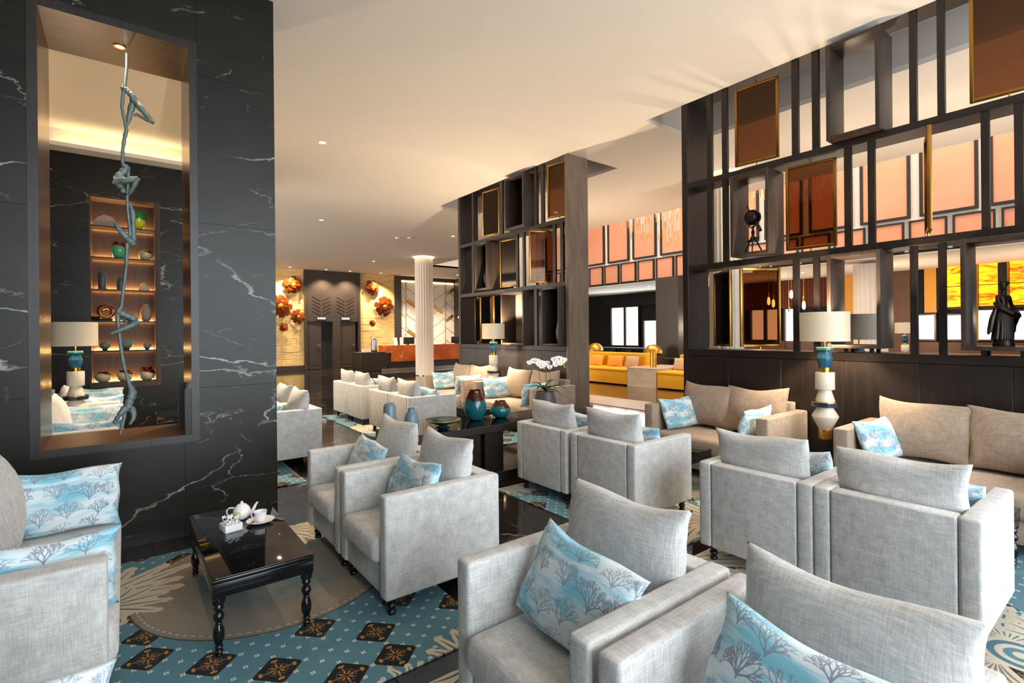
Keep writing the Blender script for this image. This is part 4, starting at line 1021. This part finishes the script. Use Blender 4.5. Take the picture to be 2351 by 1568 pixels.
figure([([(0.003, 2.874), (0.013, 2.849), (-0.019, 2.802), (-0.046, 2.754)], [.022, .026, .024, .03]), ([(0.018, 3.158), (0.005, 3.090), (-0.007, 2.997), (-0.010, 2.898), (0.003, 2.860)], [.012, .012, .010, .011, .018]), ([(-0.046, 2.747, 0), (0.018, 2.749, -0.05), (0.085, 2.776, -0.07)], [.03, .022, .016]), ([(0.085, 2.773, -0.07), (0.055, 2.704, -0.04), (0.028, 2.648, 0)], [.016, .015, .011]), ([(-0.046, 2.743), (-0.015, 2.702, 0.03), (0.007, 2.673, 0.02), (-0.023, 2.678, 0.02)], [.028, .018, .012, .012]), ([(0.027, 2.858), (0.024, 2.759), (0.020, 2.653)], [.012, .010, .010])])
figure([([(0.058, 2.261), (0.042, 2.283), (0.028, 2.305)], [.02, .03, .026]), ([(0.036, 2.574), (0.052, 2.509), (0.054, 2.424), (0.055, 2.298)], [.010, .018, .014, .02]), ([(0.031, 2.292), (-0.006, 2.334, -0.03), (-0.033, 2.368, -0.03), (-0.061, 2.420, -0.02)], [.026, .02, .016, .01]), ([(-0.033, 2.368, -0.03), (-0.051, 2.362, -0.03)], [.014, .009]), ([(0.017, 2.643), (0.019, 2.538), (0.029, 2.421), (0.034, 2.320)], [.010, .009, .009, .014])])
figure([([(0.015, 2.270), (0.008, 2.090), (-0.012, 1.900), (-0.024, 1.775), (-0.048, 1.738)], [.013, .010, .010, .010, .016]), ([(-0.048, 1.744), (-0.011, 1.718), (0.032, 1.698), (0.070, 1.668)], [.018, .024, .022, .026]), ([(0.072, 1.657, -0.02), (0.031, 1.630, -0.06), (-0.027, 1.600, -0.06), (-0.090, 1.570, -0.05)], [.024, .02, .016, .011]), ([(0.070, 1.651, 0.02), (0.027, 1.659, 0.05), (-0.017, 1.686, 0.05), (-0.054, 1.705, 0.03)], [.022, .018, .013, .010]), ([(-0.003, 1.630, -0.02), (0.007, 1.657, -0.02)], [.012, .01]), ([(-0.048, 1.724), (-0.046, 1.657), (-0.036, 1.540), (-0.026, 1.429), (-0.014, 1.337), (-0.001, 1.269)], [.016, .013, .011, .012, .011, .011])])
figure([([(-0.001, 1.269), (0.012, 1.218), (0.023, 1.163), (0.033, 1.142)], [.011, .012, .014, .02]), ([(0.033, 1.149), (0.038, 1.097), (0.022, 1.048), (0.008, 1.008)], [.02, .03, .026, .03]), ([(0.008, 1.004, -0.02), (-0.021, 0.980, -0.05), (-0.053, 0.934, -0.05), (-0.072, 0.895, -0.04), (-0.059, 0.888, -0.05)], [.028, .022, .014, .012, .008]), ([(0.016, 0.999, 0.02), (0.043, 0.959, 0.02), (0.045, 0.910, 0), (0.020, 0.862, 0)], [.026, .02, .014, .01]), ([(-0.006, 0.983), (-0.017, 0.900), (-0.036, 0.818), (-0.040, 0.788)], [.013, .011, .010, .009])])
obj('rope', MB().tube([pw(0.022, 3.741)] + [pw(x, y) for x, y in rope], .009, 7), 'patina', ac)

# ------------------------------------------------------------------ shelves niche with objects
sh = thing('shelf_niche', 'lit timber shelf niche in the dark marble wall behind the opening', 'shelves', (0, 0, 0))
ND = NY + .36
obj('back_board', MB().box(NX0, NX1, ND, ND + .02, NZ0, NZ1), 'niche_wood', sh)
obj('side_board', MB().box(NX0, NX0 + .02, NY - .01, ND, NZ0, NZ1), 'niche_wood', sh); obj('side_board', MB().box(NX1 - .02, NX1, NY - .01, ND, NZ0, NZ1), 'niche_wood', sh)
obj('top_board', MB().box(NX0 + .02, NX1 - .02, NY - .01, ND, NZ1 - .02, NZ1), 'niche_wood', sh)
obj('outer_frame', MB().box(NX1, NX1 + .05, NY - .02, NY, NZ0 - .06, NZ1).box(NX0, NX1, NY - .02, NY, NZ0 - .06, NZ0), 'niche_wood', sh)
ZS = [3.316, 2.817, 2.305, 1.80, 1.322, .811]
for z in ZS:
    s_ = obj('shelf', MB().box(NX0 + .02, NX1 - .02, NY + .0, ND - .035, z - .024, z), 'niche_wood', sh)
    obj('led_strip', MB().box(NX0 + .03, NX1 - .03, ND - .028, ND - .012, z - .02, z - .004), 'led_strip', s_); obj('led_line', MB().box(NX0 + .03, NX1 - .03, ND - .06, ND - .045, z + .001, z + .009), 'led_strip', s_)
    light('shelf_light', 'AREA', ((NX0 + NX1) / 2, ND - .02, z + .012), 7.0, (1, .58, .2), NX1 - NX0 - .08, .02, target=((NX0 + NX1) / 2, ND - .06, z + .5))
yo = NY + .15
def sv(*a, **k): return vase(*a, **k)
o = tag(obj('leaf_ornament', MB().poly([(-.15, 0, .07), (-.10, 0, .0), (.12, 0, 0), (.15, 0, .08), (.1, 0, .17), (.0, 0, .2), (-.08, 0, .16)], (0, .05, 0)), 'pink_clay', None, (-.256, yo, ZS[0])), 'flat grey pink leaf shaped ornament on the top shelf', 'ornament')
sv('vase', [(.05, 0), (.085, .06), (.11, .19), (.108, .25), (.085, .29), (.078, .29)], 'glass_green', .182, yo, ZS[0], 'green and yellow glass vase on the top shelf')
sv('vase', [(.05, 0), (.085, .04), (.112, .13), (.1, .2), (.075, .25), (.078, .27)], 'glass_red', -.075, yo, ZS[1], 'large round glass vase banded red and green, second shelf')
sv('vase', [(.04, 0), (.08, .03), (.105, .09), (.09, .14), (.07, .165)], 'glass_bowl', .272, yo, ZS[1], 'small round glass vase on the right of the second shelf')
sv('bottle', [(.05, 0), (.055, .01), (.055, .25), (.042, .27), (.04, .275)], 'bottle_slate', -.291, yo, ZS[2], 'tall slate blue bottle on the third shelf')
sv('bottle', [(.06, 0), (.062, .01), (.06, .12), (.05, .17), (.03, .19), (.03, .215)], 'bottle_slate', -.055, yo, ZS[2], 'short necked slate blue bottle on the third shelf')
jg = sv('jug', [(.075, 0), (.08, .01), (.06, .05), (.03, .085), (.014, .105), (.018, .13), (.012, .13)], 'cream_clay', .251, yo, ZS[2], 'small cream ring handled jug on the third shelf', 'jug')
obj('ring_handle', MB().tube([(-.012 - .03 * math.sin(t), 0, .1 + .025 * math.cos(t)) for t in np.linspace(0, PI, 9)], .006, 8), 'cream_clay', jg)
ri = thing('ring_sculpture', 'mottled amber ring sculpture on a dark foot, fourth shelf', 'ornament', (-.245, yo, ZS[3]))
tor = MB(); tor.tube([(.085 * math.cos(t), 0, .15 + .085 * math.sin(t)) for t in np.linspace(0, 2 * PI, 33)], .042, 12)
obj('ring', tor, 'amber_ring', ri); obj('foot', MB().box(-.08, .08, -.04, .04, 0, .035, .004), 'black_matte', ri)
sv('box', [(.001, 0), (.06, 0), (.06, .07), (.001, .07)], 'void_black', -.385, yo, ZS[3], 'small dark round box at the left of the fourth shelf', 'box', 20)
sv('vase', [(.04, 0), (.06, .02), (.085, .12), (.075, .2), (.035, .27), (.036, .285), (.028, .285)], 'pink_clay', .275, yo, ZS[3], 'slim pale pink vase on the right of the fourth shelf')
for (x, r, l) in ((-.265, .073, 'left'), (.007, .095, 'middle'), (.284, .058, 'right')):
    b = thing('stone_ball', 'rough blue grey ball on a foot, %s of three on the fifth shelf' % {'left': 'leftmost', 'middle': 'middle', 'right': 'rightmost'}[l], 'ornament', (x, yo, ZS[4]), 0, 'stone balls on the fifth shelf')
    obj('ball', MB().ball((0, 0, .02 + r * .85), r, 3, (1, 1, .85)), 'stone_blue', b); obj('foot', MB().lathe([(r * .5, 0), (r * .5, .025)], 16), 'black_matte', b)
for (x, h, l) in ((-.291, .17, 'leftmost and widest'), (-.015, .18, 'middle'), (.28, .22, 'tallest and rightmost')):
    sv('glass_bowl', [(.05, 0), (.09, .03), (.115, h * .5), (.095, h * .78), (.07, h * .86), (.075, h), (.062, h)], 'glass_bowl', x, yo, ZS[5], 'dark rimmed glass bowl on the lowest shelf, %s of three' % l, 'bowl', group='glass bowls on the lowest shelf')

# ------------------------------------------------------------------ ornaments in the right screen
gl = thing('globe_instrument', 'dark globe on a spread tripod stand, in a box of the right screen', 'ornament', (5.62, 2.865, 2.419), math.radians(53)); gl.scale = (1.12, 1.12, 1.12)
obj('globe', MB().ball((0, 0, .36), .078, 3), 'bronze', gl)
obj('meridian_arc', MB().tube([(.105 * math.cos(t), 0, .36 + .105 * math.sin(t)) for t in np.linspace(-2.6, .9, 18)], .006, 6).tube([(.088 * math.cos(t), 0, .36 + .088 * math.sin(t)) for t in np.linspace(-2.6, .0, 14)], .004, 6), 'black_matte', gl)
obj('axis_rod', MB().tube([(-.13, 0, .23), (.12, 0, .50)], .006, 6).tube([(-.15, 0, .20), (-.11, 0, .25)], .016, 8), 'black_matte', gl)
obj('stand_column', MB().lathe([(.03, .14), (.024, .16), (.012, .18), (.018, .21), (.009, .24), (.009, .27)], 12), 'black_matte', gl)
for a in (0, 2.1, 4.2): obj('leg', MB().tube([(.0, 0, .19), (.1 * math.cos(a + .5), .1 * math.sin(a + .5), .0)], .007, 6), 'black_matte', gl)
obj('shelf_bar', MB().box(-.1, .1, -.012, .012, .125, .145), 'black_matte', gl)

# bronze statue of a draped woman, one continuous skin
def skin_figure(name, verts, edges, label, loc, rz, s, mat):
    me = bpy.data.meshes.new(name); me.from_pydata([tuple(c * s for c in v[:3]) for v in verts], edges, []); o = link(name, me, None, loc, (0, 0, rz))
    md = o.modifiers.new('skin', 'SKIN'); md.use_smooth_shade = True; md.branch_smoothing = .6
    for i, v in enumerate(verts):
        r = v[3]; me.skin_vertices[0].data[i].radius = ((r if not isinstance(r, tuple) else r[0]) * s, (r if not isinstance(r, tuple) else r[1]) * s)
    me.skin_vertices[0].data[0].use_root = True
    sd = o.modifiers.new('sub', 'SUBSURF'); sd.levels = 2; sd.render_levels = 2
    me.materials.append(M[mat]); return o
st = thing('statue', 'dark bronze statue of a draped woman in the lower right box of the screen', 'statue', (5.60, .825, 1.404), math.radians(-35)); st.scale = (.62, .62, .74)
V = [(0, 0, .44, (.085, .07)), (0, 0, .54, (.066, .055)), (0, .005, .63, (.078, .055)), (0, 0, .70, (.06, .045)), (0, 0, .745, .026), (-.012, .0, .775, .024),
     (-.095, 0, .685, .034), (-.125, -.03, .59, .027), (-.075, -.085, .53, .022), (-.05, -.10, .53, .018),
     (.095, 0, .68, .034), (.15, .02, .58, .026), (.165, -.03, .49, .021), (.15, -.05, .45, .02),
     (-.04, 0, .33, .075), (-.055, 0, .2, .062), (-.07, 0, .08, .06), (.05, 0, .33, .08), (.075, 0, .2, .07), (.065, 0, .08, .062)]
Ed = [(0, 1), (1, 2), (2, 3), (3, 4), (4, 5), (2, 6), (6, 7), (7, 8), (8, 9), (2, 10), (10, 11), (11, 12), (12, 13), (0, 14), (14, 15), (15, 16), (0, 17), (17, 18), (18, 19)]
b_ = skin_figure('body', V, Ed, '', (0, 0, 0), 0, .80, 'bronze'); b_.parent = st
hd = MB().ball((-.012, -.005, .655), .042, 3, (.86, 1.0, 1.2)); hd.ball((-.052, -.01, .648), .010, 1, (1.5, .7, .8)); hd.ball((-.045, -.012, .63), .009, 1)
obj('head', hd, 'bronze', st)
hr = MB().ball((.006, 0, .675), .046, 3, (1, .98, .95)); hr.ball((.05, 0, .685), .026, 2); hr.ball((.028, 0, .71), .02, 2)
obj('hair', hr, 'bronze', st)
dr = MB()
for i in range(26):      # hanging folds of the dress
    a = i / 26 * 2 * PI; rx, ry = .082, .068
    f = .012 * math.sin(i * 2.4)
    dr.tube([(rx * .72 * math.cos(a), ry * .75 * math.sin(a), .40), (rx * (1 + f) * math.cos(a), ry * math.sin(a), .30), ((rx * 1.12 + f) * math.cos(a), ry * 1.1 * math.sin(a), .18), ((rx * 1.3 + f) * math.cos(a + .12) - .015, ry * 1.2 * math.sin(a + .12), .075)], [.014, .02, .022, .016], 6)
obj('dress', dr, 'bronze', st)
obj('drape', MB().tube([(.14, -.03, .37), (.1, -.09, .33), (.0, -.11, .36), (-.09, -.06, .42), (-.1, .02, .47)], [.03, .035, .03, .03, .02], 8).tube([(.14, -.03, .38), (.16, -.01, .30), (.145, .01, .22), (.15, 0, .15)], [.028, .034, .03, .012], 8).tube([(-.1, .0, .42), (-.13, .02, .3), (-.15, .03, .18), (-.17, .04, .13)], [.02, .03, .03, .01], 8), 'bronze', st)
obj('base', MB().lathe([(.105, 0), (.11, .012), (.1, .05), (.105, .07), (.09, .085)], 24), 'bronze', st)
# vase standing in the nearest lower box of the middle screen, and a dark one above
vase('vase', [(.05, 0), (.09, .08), (.1, .2), (.07, .36), (.035, .46), (.04, .52), (.03, .52)], 'stone_blue', 5.66, 6.06, 1.366, 'tall grey vase inside the lower right box of the middle screen')
vase('vase', [(.06, 0), (.11, .12), (.12, .25), (.06, .4), (.05, .5), (.07, .56), (.05, .56)], 'bronze', 5.66, 8.12, 2.42, 'dark bronze urn inside the upper left box of the middle screen', 'urn')

# ------------------------------------------------------------------ fluted columns
def column(x, y, r, label, top=ZC, ring=True):
    c = thing('fluted_column', label, 'column', (x, y, 0), 0, 'white fluted columns'); n = 96
    obj('shaft', MB().lathe([(r, .02), (r, top - .06)], n, sq=lambda i: 1 - .055 * abs(math.sin(i * PI / 4))), 'column_white', c, angle=20)
    obj('foot', MB().lathe([(r * .9, 0), (r * .9, .02)], 48), 'brass', c)
    if ring:
        obj('light_ring', MB().lathe([(r + .0, top - .03), (r + .06, top - .012), (r + .06, top), (r, top)], 48, cap=False), 'cove_glow', c)
    return c
column(8.85, 16.95, .335, 'white fluted column in front of the reception desk')
column(8.8, 10.9, .31, 'white fluted column seen through the middle screen')
column(8.72, 4.95, .29, 'white fluted column behind the left edge of the right screen')
column(15.8, 10.15, .36, 'white fluted column beyond the right hand yellow bench', 3.338, False)
column(15.8, 4.9, .38, 'white fluted column behind the lamp shade through the right screen', 3.338, False)

# ------------------------------------------------------------------ downlights
def downlight(x, y, z, label, e=90, spot=110):
    d = thing('downlight', label, 'light', (x, y, z), 0, 'recessed ceiling downlights')
    obj('trim_ring', MB().lathe([(.045, -.003), (.062, -.006), (.066, -.001), (.05, 0)], 24, cap=False), 'white_paint', d)
    obj('lens', MB().lathe([(.001, -.002), (.048, -.002)], 20, cap=False), 'lamp_white', d)
    if e: light('downlight_beam', 'SPOT', (x, y, z - .03), e, WARM, spot=spot, blend=.7, target=(x, y, 0), radius=.04)
nm = ['nearest downlight in the cream ceiling, upper of the left two', 'second downlight in the cream ceiling, lower of the left two', 'downlight at the left edge of the middle screen', 'downlight in the far ceiling left of the fluted column',
      'downlight over the left yellow stone wall', 'downlight over the left reception door', 'downlight over the right reception door', 'downlight over the right yellow stone wall', 'downlight left of the column before the chevron wall', 'downlight right of the column before the chevron wall']
for (x, y, e), l in zip(((2.332, 7.627, 160), (3.881, 12.818, 160), (7.627, 12.771, 160), (7.733, 18.98, 120), (5.5, 22.5, 110), (7.0, 22.5, 90), (8.05, 22.5, 90), (9.5, 22.5, 110), (11.1, 21.3, 80), (12.9, 21.2, 80)), nm): downlight(x, y, ZC - .001, l, e * 6.0)
for i, (x, y) in enumerate(((16.5, 12.6), (16.6, 10.3), (16.8, 7.0), (16.8, 4.6))): downlight(x, y, 3.338, ['downlight in the low entrance ceiling, left one', 'downlight in the low entrance ceiling, right one', 'downlight in the low entrance ceiling behind the first screen slats', 'downlight in the low entrance ceiling behind the screen box'][i], 40)
# downward warm spots over the seating, lights without fixtures
for (x, y) in ((3.9, .6), (3.9, 3.0), (4.3, 7.3)):
    light('lounge_beam', 'SPOT', (x, y, ZC - .05), 60, WARM, spot=120, blend=.9, target=(x, y, 0), radius=.06)

# bare lights added beyond the screens to brighten the ceiling, no lamp bodies
for (x, y, e) in ((8.3, .2, 110), (8.4, 3.0, 110), (8.5, 8.0, 150)): light('bulb_or_fill', 'SPOT', (x, y, 1.62), e, WARM, spot=130, target=(x, y, 4), radius=.1)
for (x, y) in ((17, 4.5), (17, 8.5), (17, 1.5)): light('bulb_or_fill', 'POINT', (x, y, 1.7), 70, WARM, radius=.1)
# ------------------------------------------------------------------ reception
fl_ = [(5.72, 3.70, .40, 'round amber wall flower, top left'), (5.2, 2.78, .50, 'large dark amber wall flower at the edge of the marble wall'), (5.92, 2.33, .32, 'amber wall flower with notched petals, left wall'), (5.34, 1.87, .19, 'smallest dark amber wall flower on the left wall'),
       (9.28, 3.75, .36, 'bright amber wall flower, top of the right wall'), (9.85, 2.85, .48, 'large amber wall flower on the right wall'), (9.28, 2.05, .16, 'tiny amber wall flower on the right wall')]
for i, (x, z, r, l) in enumerate(fl_):
    t = thing('wall_flower', l + ' beside the reception doors', 'wall decoration', (x, RY - .02, z), 0, 'amber glass wall flowers'); q = random.Random(i)
    for ring, (n, rr, dy) in enumerate(((9, 1.0, -.10), (8, .78, -.17), (6, .52, -.24))):
        for k in range(n):
            a = 2 * PI * (k + q.uniform(-.2, .2)) / n; ln = r * rr * q.uniform(.88, 1.06); w = ln * .42
            mb = MB(); c, s = math.cos(a), math.sin(a); pr = []
            for (tt, ww, yy) in ((.18, .35, 0), (.5, .9, -.10), (.82, 1.05, -.07), (1.0, .75, .05)):
                yv = dy + yy * r * .6 + .02; pr.append((Vector((c * ln * tt - s * w * ww * .6, yv, s * ln * tt + c * w * ww * .6)), Vector((c * ln * tt + s * w * ww * .6, yv - .015, s * ln * tt - c * w * ww * .6))))
            vs = [(mb.bm.verts.new(p), mb.bm.verts.new(o)) for p, o in pr]
            for A, B in zip(vs, vs[1:]): mb.bm.faces.new((A[0], B[0], B[1], A[1]))
            obj('petal', mb, 'amber_flower', t, angle=80)
    obj('flower_core', MB().ball((0, -.22, 0), r * .22, 2, (1, .5, 1)), 'amber_core', t)
rd = thing('reception_desk', 'reception desk faced with rust coloured veined marble', 'desk', (0, 0, 0))
obj('marble_front', MB().box(8.86, 13.4, 19.9, 20.0, .37, 1.06, .005, 1), 'marble_rust', rd)
obj('desk_body', MB().box(8.7, 13.4, 20.0, 20.9, .1, 1.0, .005, 1), 'door_dark', rd)
obj('desk_base', MB().box(8.75, 13.4, 19.96, 20.02, .0, .36), 'wenge', rd)
obj('kick_plate', MB().box(8.4, 13.4, 19.88, 19.95, .0, .1), 'steel', rd)
obj('side_end', MB().box(8.6, 8.86, 19.92, 20.7, .75, 1.06, .005, 1), 'marble_rust', rd)
obj('low_counter', MB().box(7.55, 8.7, 19.95, 20.9, 0, .80, .005, 1), 'wenge', rd)
for (x, y, z, lab) in ((9.9, 20.5, 1.03, 'dark computer monitor on the reception desk, left of the column'), (12.4, 20.5, 1.03, 'dark computer monitor on the reception desk, right of the column')):
    m_ = thing('monitor', lab, 'monitor', (x, y, z)); obj('screen_back', MB().box(-.3, .3, -.02, .02, .06, .36, .006), 'black_matte', m_); obj('stand', MB().box(-.04, .04, -.01, .03, .01, .1).box(-.12, .12, -.08, .1, 0, .012), 'black_matte', m_)
for (x, lab) in ((10.1, 'small white framed card on the reception desk, left'), (12.35, 'small white framed card on the reception desk, right')):
    c_ = thing('card_holder', lab, 'sign', (x, 19.97, 1.065)); obj('card', MB().box(-.1, .1, -.006, .006, 0, .24), 'paper_white', c_); obj('card_print', MB().box(-.05, .05, -.009, -.006, .05, .11).box(-.05, .05, -.009, -.006, .13, .18), 'backpanel_grey', c_)
bo = thing('brochure_stand', 'white brochure stand at the left end of the reception desk', 'stand', (9.15, 20.15, 1.03)); obj('brochure', MB().box(-.08, .08, -.01, .01, .0, .36, rot=Matrix.Rotation(-.3, 3, 'X')), 'paper_white', bo); obj('brochure', MB().box(.2, .36, -.01, .01, .0, .36), 'paper_white', bo)
dc = thing('drink_dispenser', 'tall steel drink dispenser on the low dark counter', 'dispenser', (8.3, 20.4, .80)); obj('tank', MB().lathe([(.12, .06), (.12, .5), (.08, .54)], 24).lathe([(.12, .54), (.03, .62)], 20), 'steel', dc); obj('foot', MB().lathe([(.13, 0), (.13, .06)], 24), 'black_matte', dc)
for i in range(4): tag(obj('tumbler', MB().lathe([(.03, 0), (.036, .12), (.033, .12), (.028, .01)], 14), 'white_paint', None, (7.75 + i * .1, 20.25, .80)), 'small glass tumbler on the low dark counter', 'glass', 'tumblers on the low counter')
og = thing('desk_plant', 'slim white orchid standing behind the reception desk', 'plant', (9.7, 20.7, 1.0)); obj('stem', MB().tube([(0, 0, 0), (.02, 0, .3), (.12, 0, .55), (.25, 0, .6)], .008, 6), 'stem_green', og)
for k_ in range(4): obj('blossom', MB().ball((.05 + .06 * k_, 0, .52 + .02 * k_), .035, 1), 'petal_white', og)
for (x, y, l) in ((10.35, 20.6, 'leftmost'), (10.9, 20.6, 'second from the left'), (12.6, 20.6, 'third from the left'), (13.2, 20.6, 'rightmost')):
    z = 2.3; p = thing('pendant_lamp', 'thin brass pendant bulb over the reception desk, %s' % l, 'lamp', (x, y, 0), 0, 'reception pendants')
    obj('cord', MB().lathe([(.004, z + .5), (.004, ZC)], 6), 'black_matte', p); obj('tube', MB().lathe([(.012, z + .06), (.012, z + .5)], 8), 'brass', p); obj('bulb', MB().ball((0, 0, z), .055, 2), 'bulb_glow', p)

# ------------------------------------------------------------------ yellow benches, dome lamps, chandeliers, pendants
def bench(y0, y1, label, ylab):
    b = thing('long_bench', label, 'bench', (11.3, (y0 + y1) / 2, 0)); h = (y1 - y0) / 2
    obj('base', MB().box(0, 1.0, -h, h, .04, .40, .02, 2), 'yellow_fabric', b); obj('seat', MB().box(-.02, 1.0, -h, h, .40, .48, .03, 3), 'yellow_fabric', b)
    obj('backrest', MB().box(.95, 1.2, -h + .05, h - .05, .30, .90, .04, 3), 'yellow_fabric', b)
bench(9.42, 13.2, 'long yellow upholstered bench seen between the two screens', ''); bench(5.2, 8.40, 'second yellow bench to the right of the stone block', '')
ORC = cushion_mesh('scatter_cushion', .62, .36, .16, 'orange_cushion', 31, 12); STC = cushion_mesh('scatter_cushion', .5, .36, .15, 'striped_cushion', 32, 12)
for (y, me, l) in ((12.2, ORC, 'leftmost orange cushion on the yellow bench'), (11.3, ORC, 'second orange cushion on the yellow bench'), (10.5, ORC, 'third orange cushion on the yellow bench, nearest its striped one'), (9.85, STC, 'striped cushion at the right end of the long yellow bench'), (8.15, STC, 'striped cushion on the right hand yellow bench'), (7.75, ORC, 'orange cushion on the right hand yellow bench')):
    place_cushion('scatter_cushion', me, (12.05, y, .64), PI, .3, 0, l, 'cushion', 'cushions on the yellow benches')
sbk = thing('stone_block', 'cream stone block table joining the two yellow benches', 'table', (11.28, 8.91, 0))
obj('block', MB().box(-.0, 1.0, -.49, .49, 0, .52, .006, 1), 'marble_cream', sbk); obj('top_slab', MB().box(-.02, 1.6, -.50, .50, .52, .545, .004, 1), 'marble_cream', sbk)
tag(obj('gold_tube', MB().lathe([(.09, 0), (.09, .42), (.07, .5), (.001, .54)], 20), 'gold_paint', None, (11.75, 8.85, .546)), 'upright golden tube ornament on the cream stone block', 'ornament')
for (x, y, r, z0, l) in ((14.2, 13.36, .30, .0, 'golden dome lamp behind the left end of the yellow bench'), (13.6, 10.25, .30, .0, 'golden dome lamp behind the stone block')):
    d = thing('dome_lamp', l, 'lamp', (x, y, 0), 0, 'golden dome lamps')
    obj('dome', MB().lathe([(r, .84), (r * .97, .92), (r * .8, 1.02), (r * .5, 1.10), (.02, 1.13)], 32, cap=False), 'gold_paint', d); obj('body', MB().lathe([(.3, 0), (.34, .02), (.34, .76), (.16, .84)], 24, sq=lambda i: 1 - .05 * (i % 2)), 'walnut', d)
tag(obj('side_table', MB().lathe([(.2, 0), (.2, .02), (.03, .04), (.03, .68), (.3, .70), (.3, .73)], 24), 'black_matte', None, (13.2, 9.3, 0)), 'small dark round side table beside the golden dome lamp', 'table')
bt = thing('entrance_table', 'long black entrance table in front of the bright window', 'table', (17.6, 15.6, 0)); obj('table_top', MB().box(-.3, .3, -2.2, 1.2, .78, .84), 'black_matte', bt)
for y in (-2.1, -.9, 0, 1.1): obj('leg', MB().box(-.25, .25, y - .04, y + .04, 0, .78), 'black_matte', bt)
def chandelier(x, y, r, zb, n, seed, label):
    c = thing('chandelier', label, 'chandelier', (x, y, 0), 0, 'golden rod chandeliers'); q = random.Random(seed); mb, tp_ = MB(), MB()
    for i in range(n):
        a = q.uniform(0, 2 * PI); rr = r * math.sqrt(q.random()); z = zb + q.uniform(0, .9) + .5 * (rr / r)
        px, py = rr * math.cos(a), rr * math.sin(a)
        mb.tube([(px, py, z), (px, py, 8.7)], .005, 4); tp_.tube([(px, py, z - .16), (px, py, z)], .009, 5)
    tag(obj('rods', mb, 'white_paint', c), kind='stuff'); tag(obj('rod_tips', tp_, 'gold_paint', c), kind='stuff'); obj('canopy', MB().lathe([(r, 8.7), (r, 8.78)], 32), 'gold_paint', c)
chandelier(12.5, 8.9, 1.5, 4.1, 130, 1, 'large chandelier of hanging golden rods above the yellow benches'); chandelier(12.5, 5.3, 1.2, 4.35, 70, 2, 'chandelier of golden rods seen through the upper right screen')
for i, (x, y, z) in enumerate(((15.3, 7.34, 2.44), (15.4, 7.25, 2.37), (15.5, 6.78, 2.61), (15.45, 6.83, 1.98), (15.6, 6.48, 2.28))):
    p = thing('bulb_pendant', 'long glowing bulb pendant beyond the right screen, ' + ['leftmost of five', 'second from the left of five', 'highest of five', 'lowest of five', 'rightmost of five'][i], 'lamp', (x, y, 0), 0, 'long bulb pendants')
    obj('cord', MB().lathe([(.004, z + .2), (.004, 3.338)], 6), 'brass', p); obj('socket', MB().lathe([(.02, z + .1), (.02, z + .25)], 8), 'brass', p); obj('bulb', MB().lathe([(.01, z - .14), (.04, z - .1), (.045, z), (.025, z + .1)], 14), 'bulb_glow', p)
tag(obj('yellow_stool', MB().box(6.72, 7.1, 6.88, 7.34, 0, .62, .02, 2), 'yellow_fabric'), 'yellow upholstered block stool just right of the middle screen post', 'stool')
for (x, y, l) in ((6.4, 13.9, 'left round smoke detector in the far ceiling'), (6.7, 13.7, 'right round smoke detector in the far ceiling')):
    tag(obj('smoke_detector', MB().lathe([(.03, -.045), (.06, -.035), (.07, 0)], 20), 'white_paint', None, (x, y, ZC)), l, 'smoke detector')
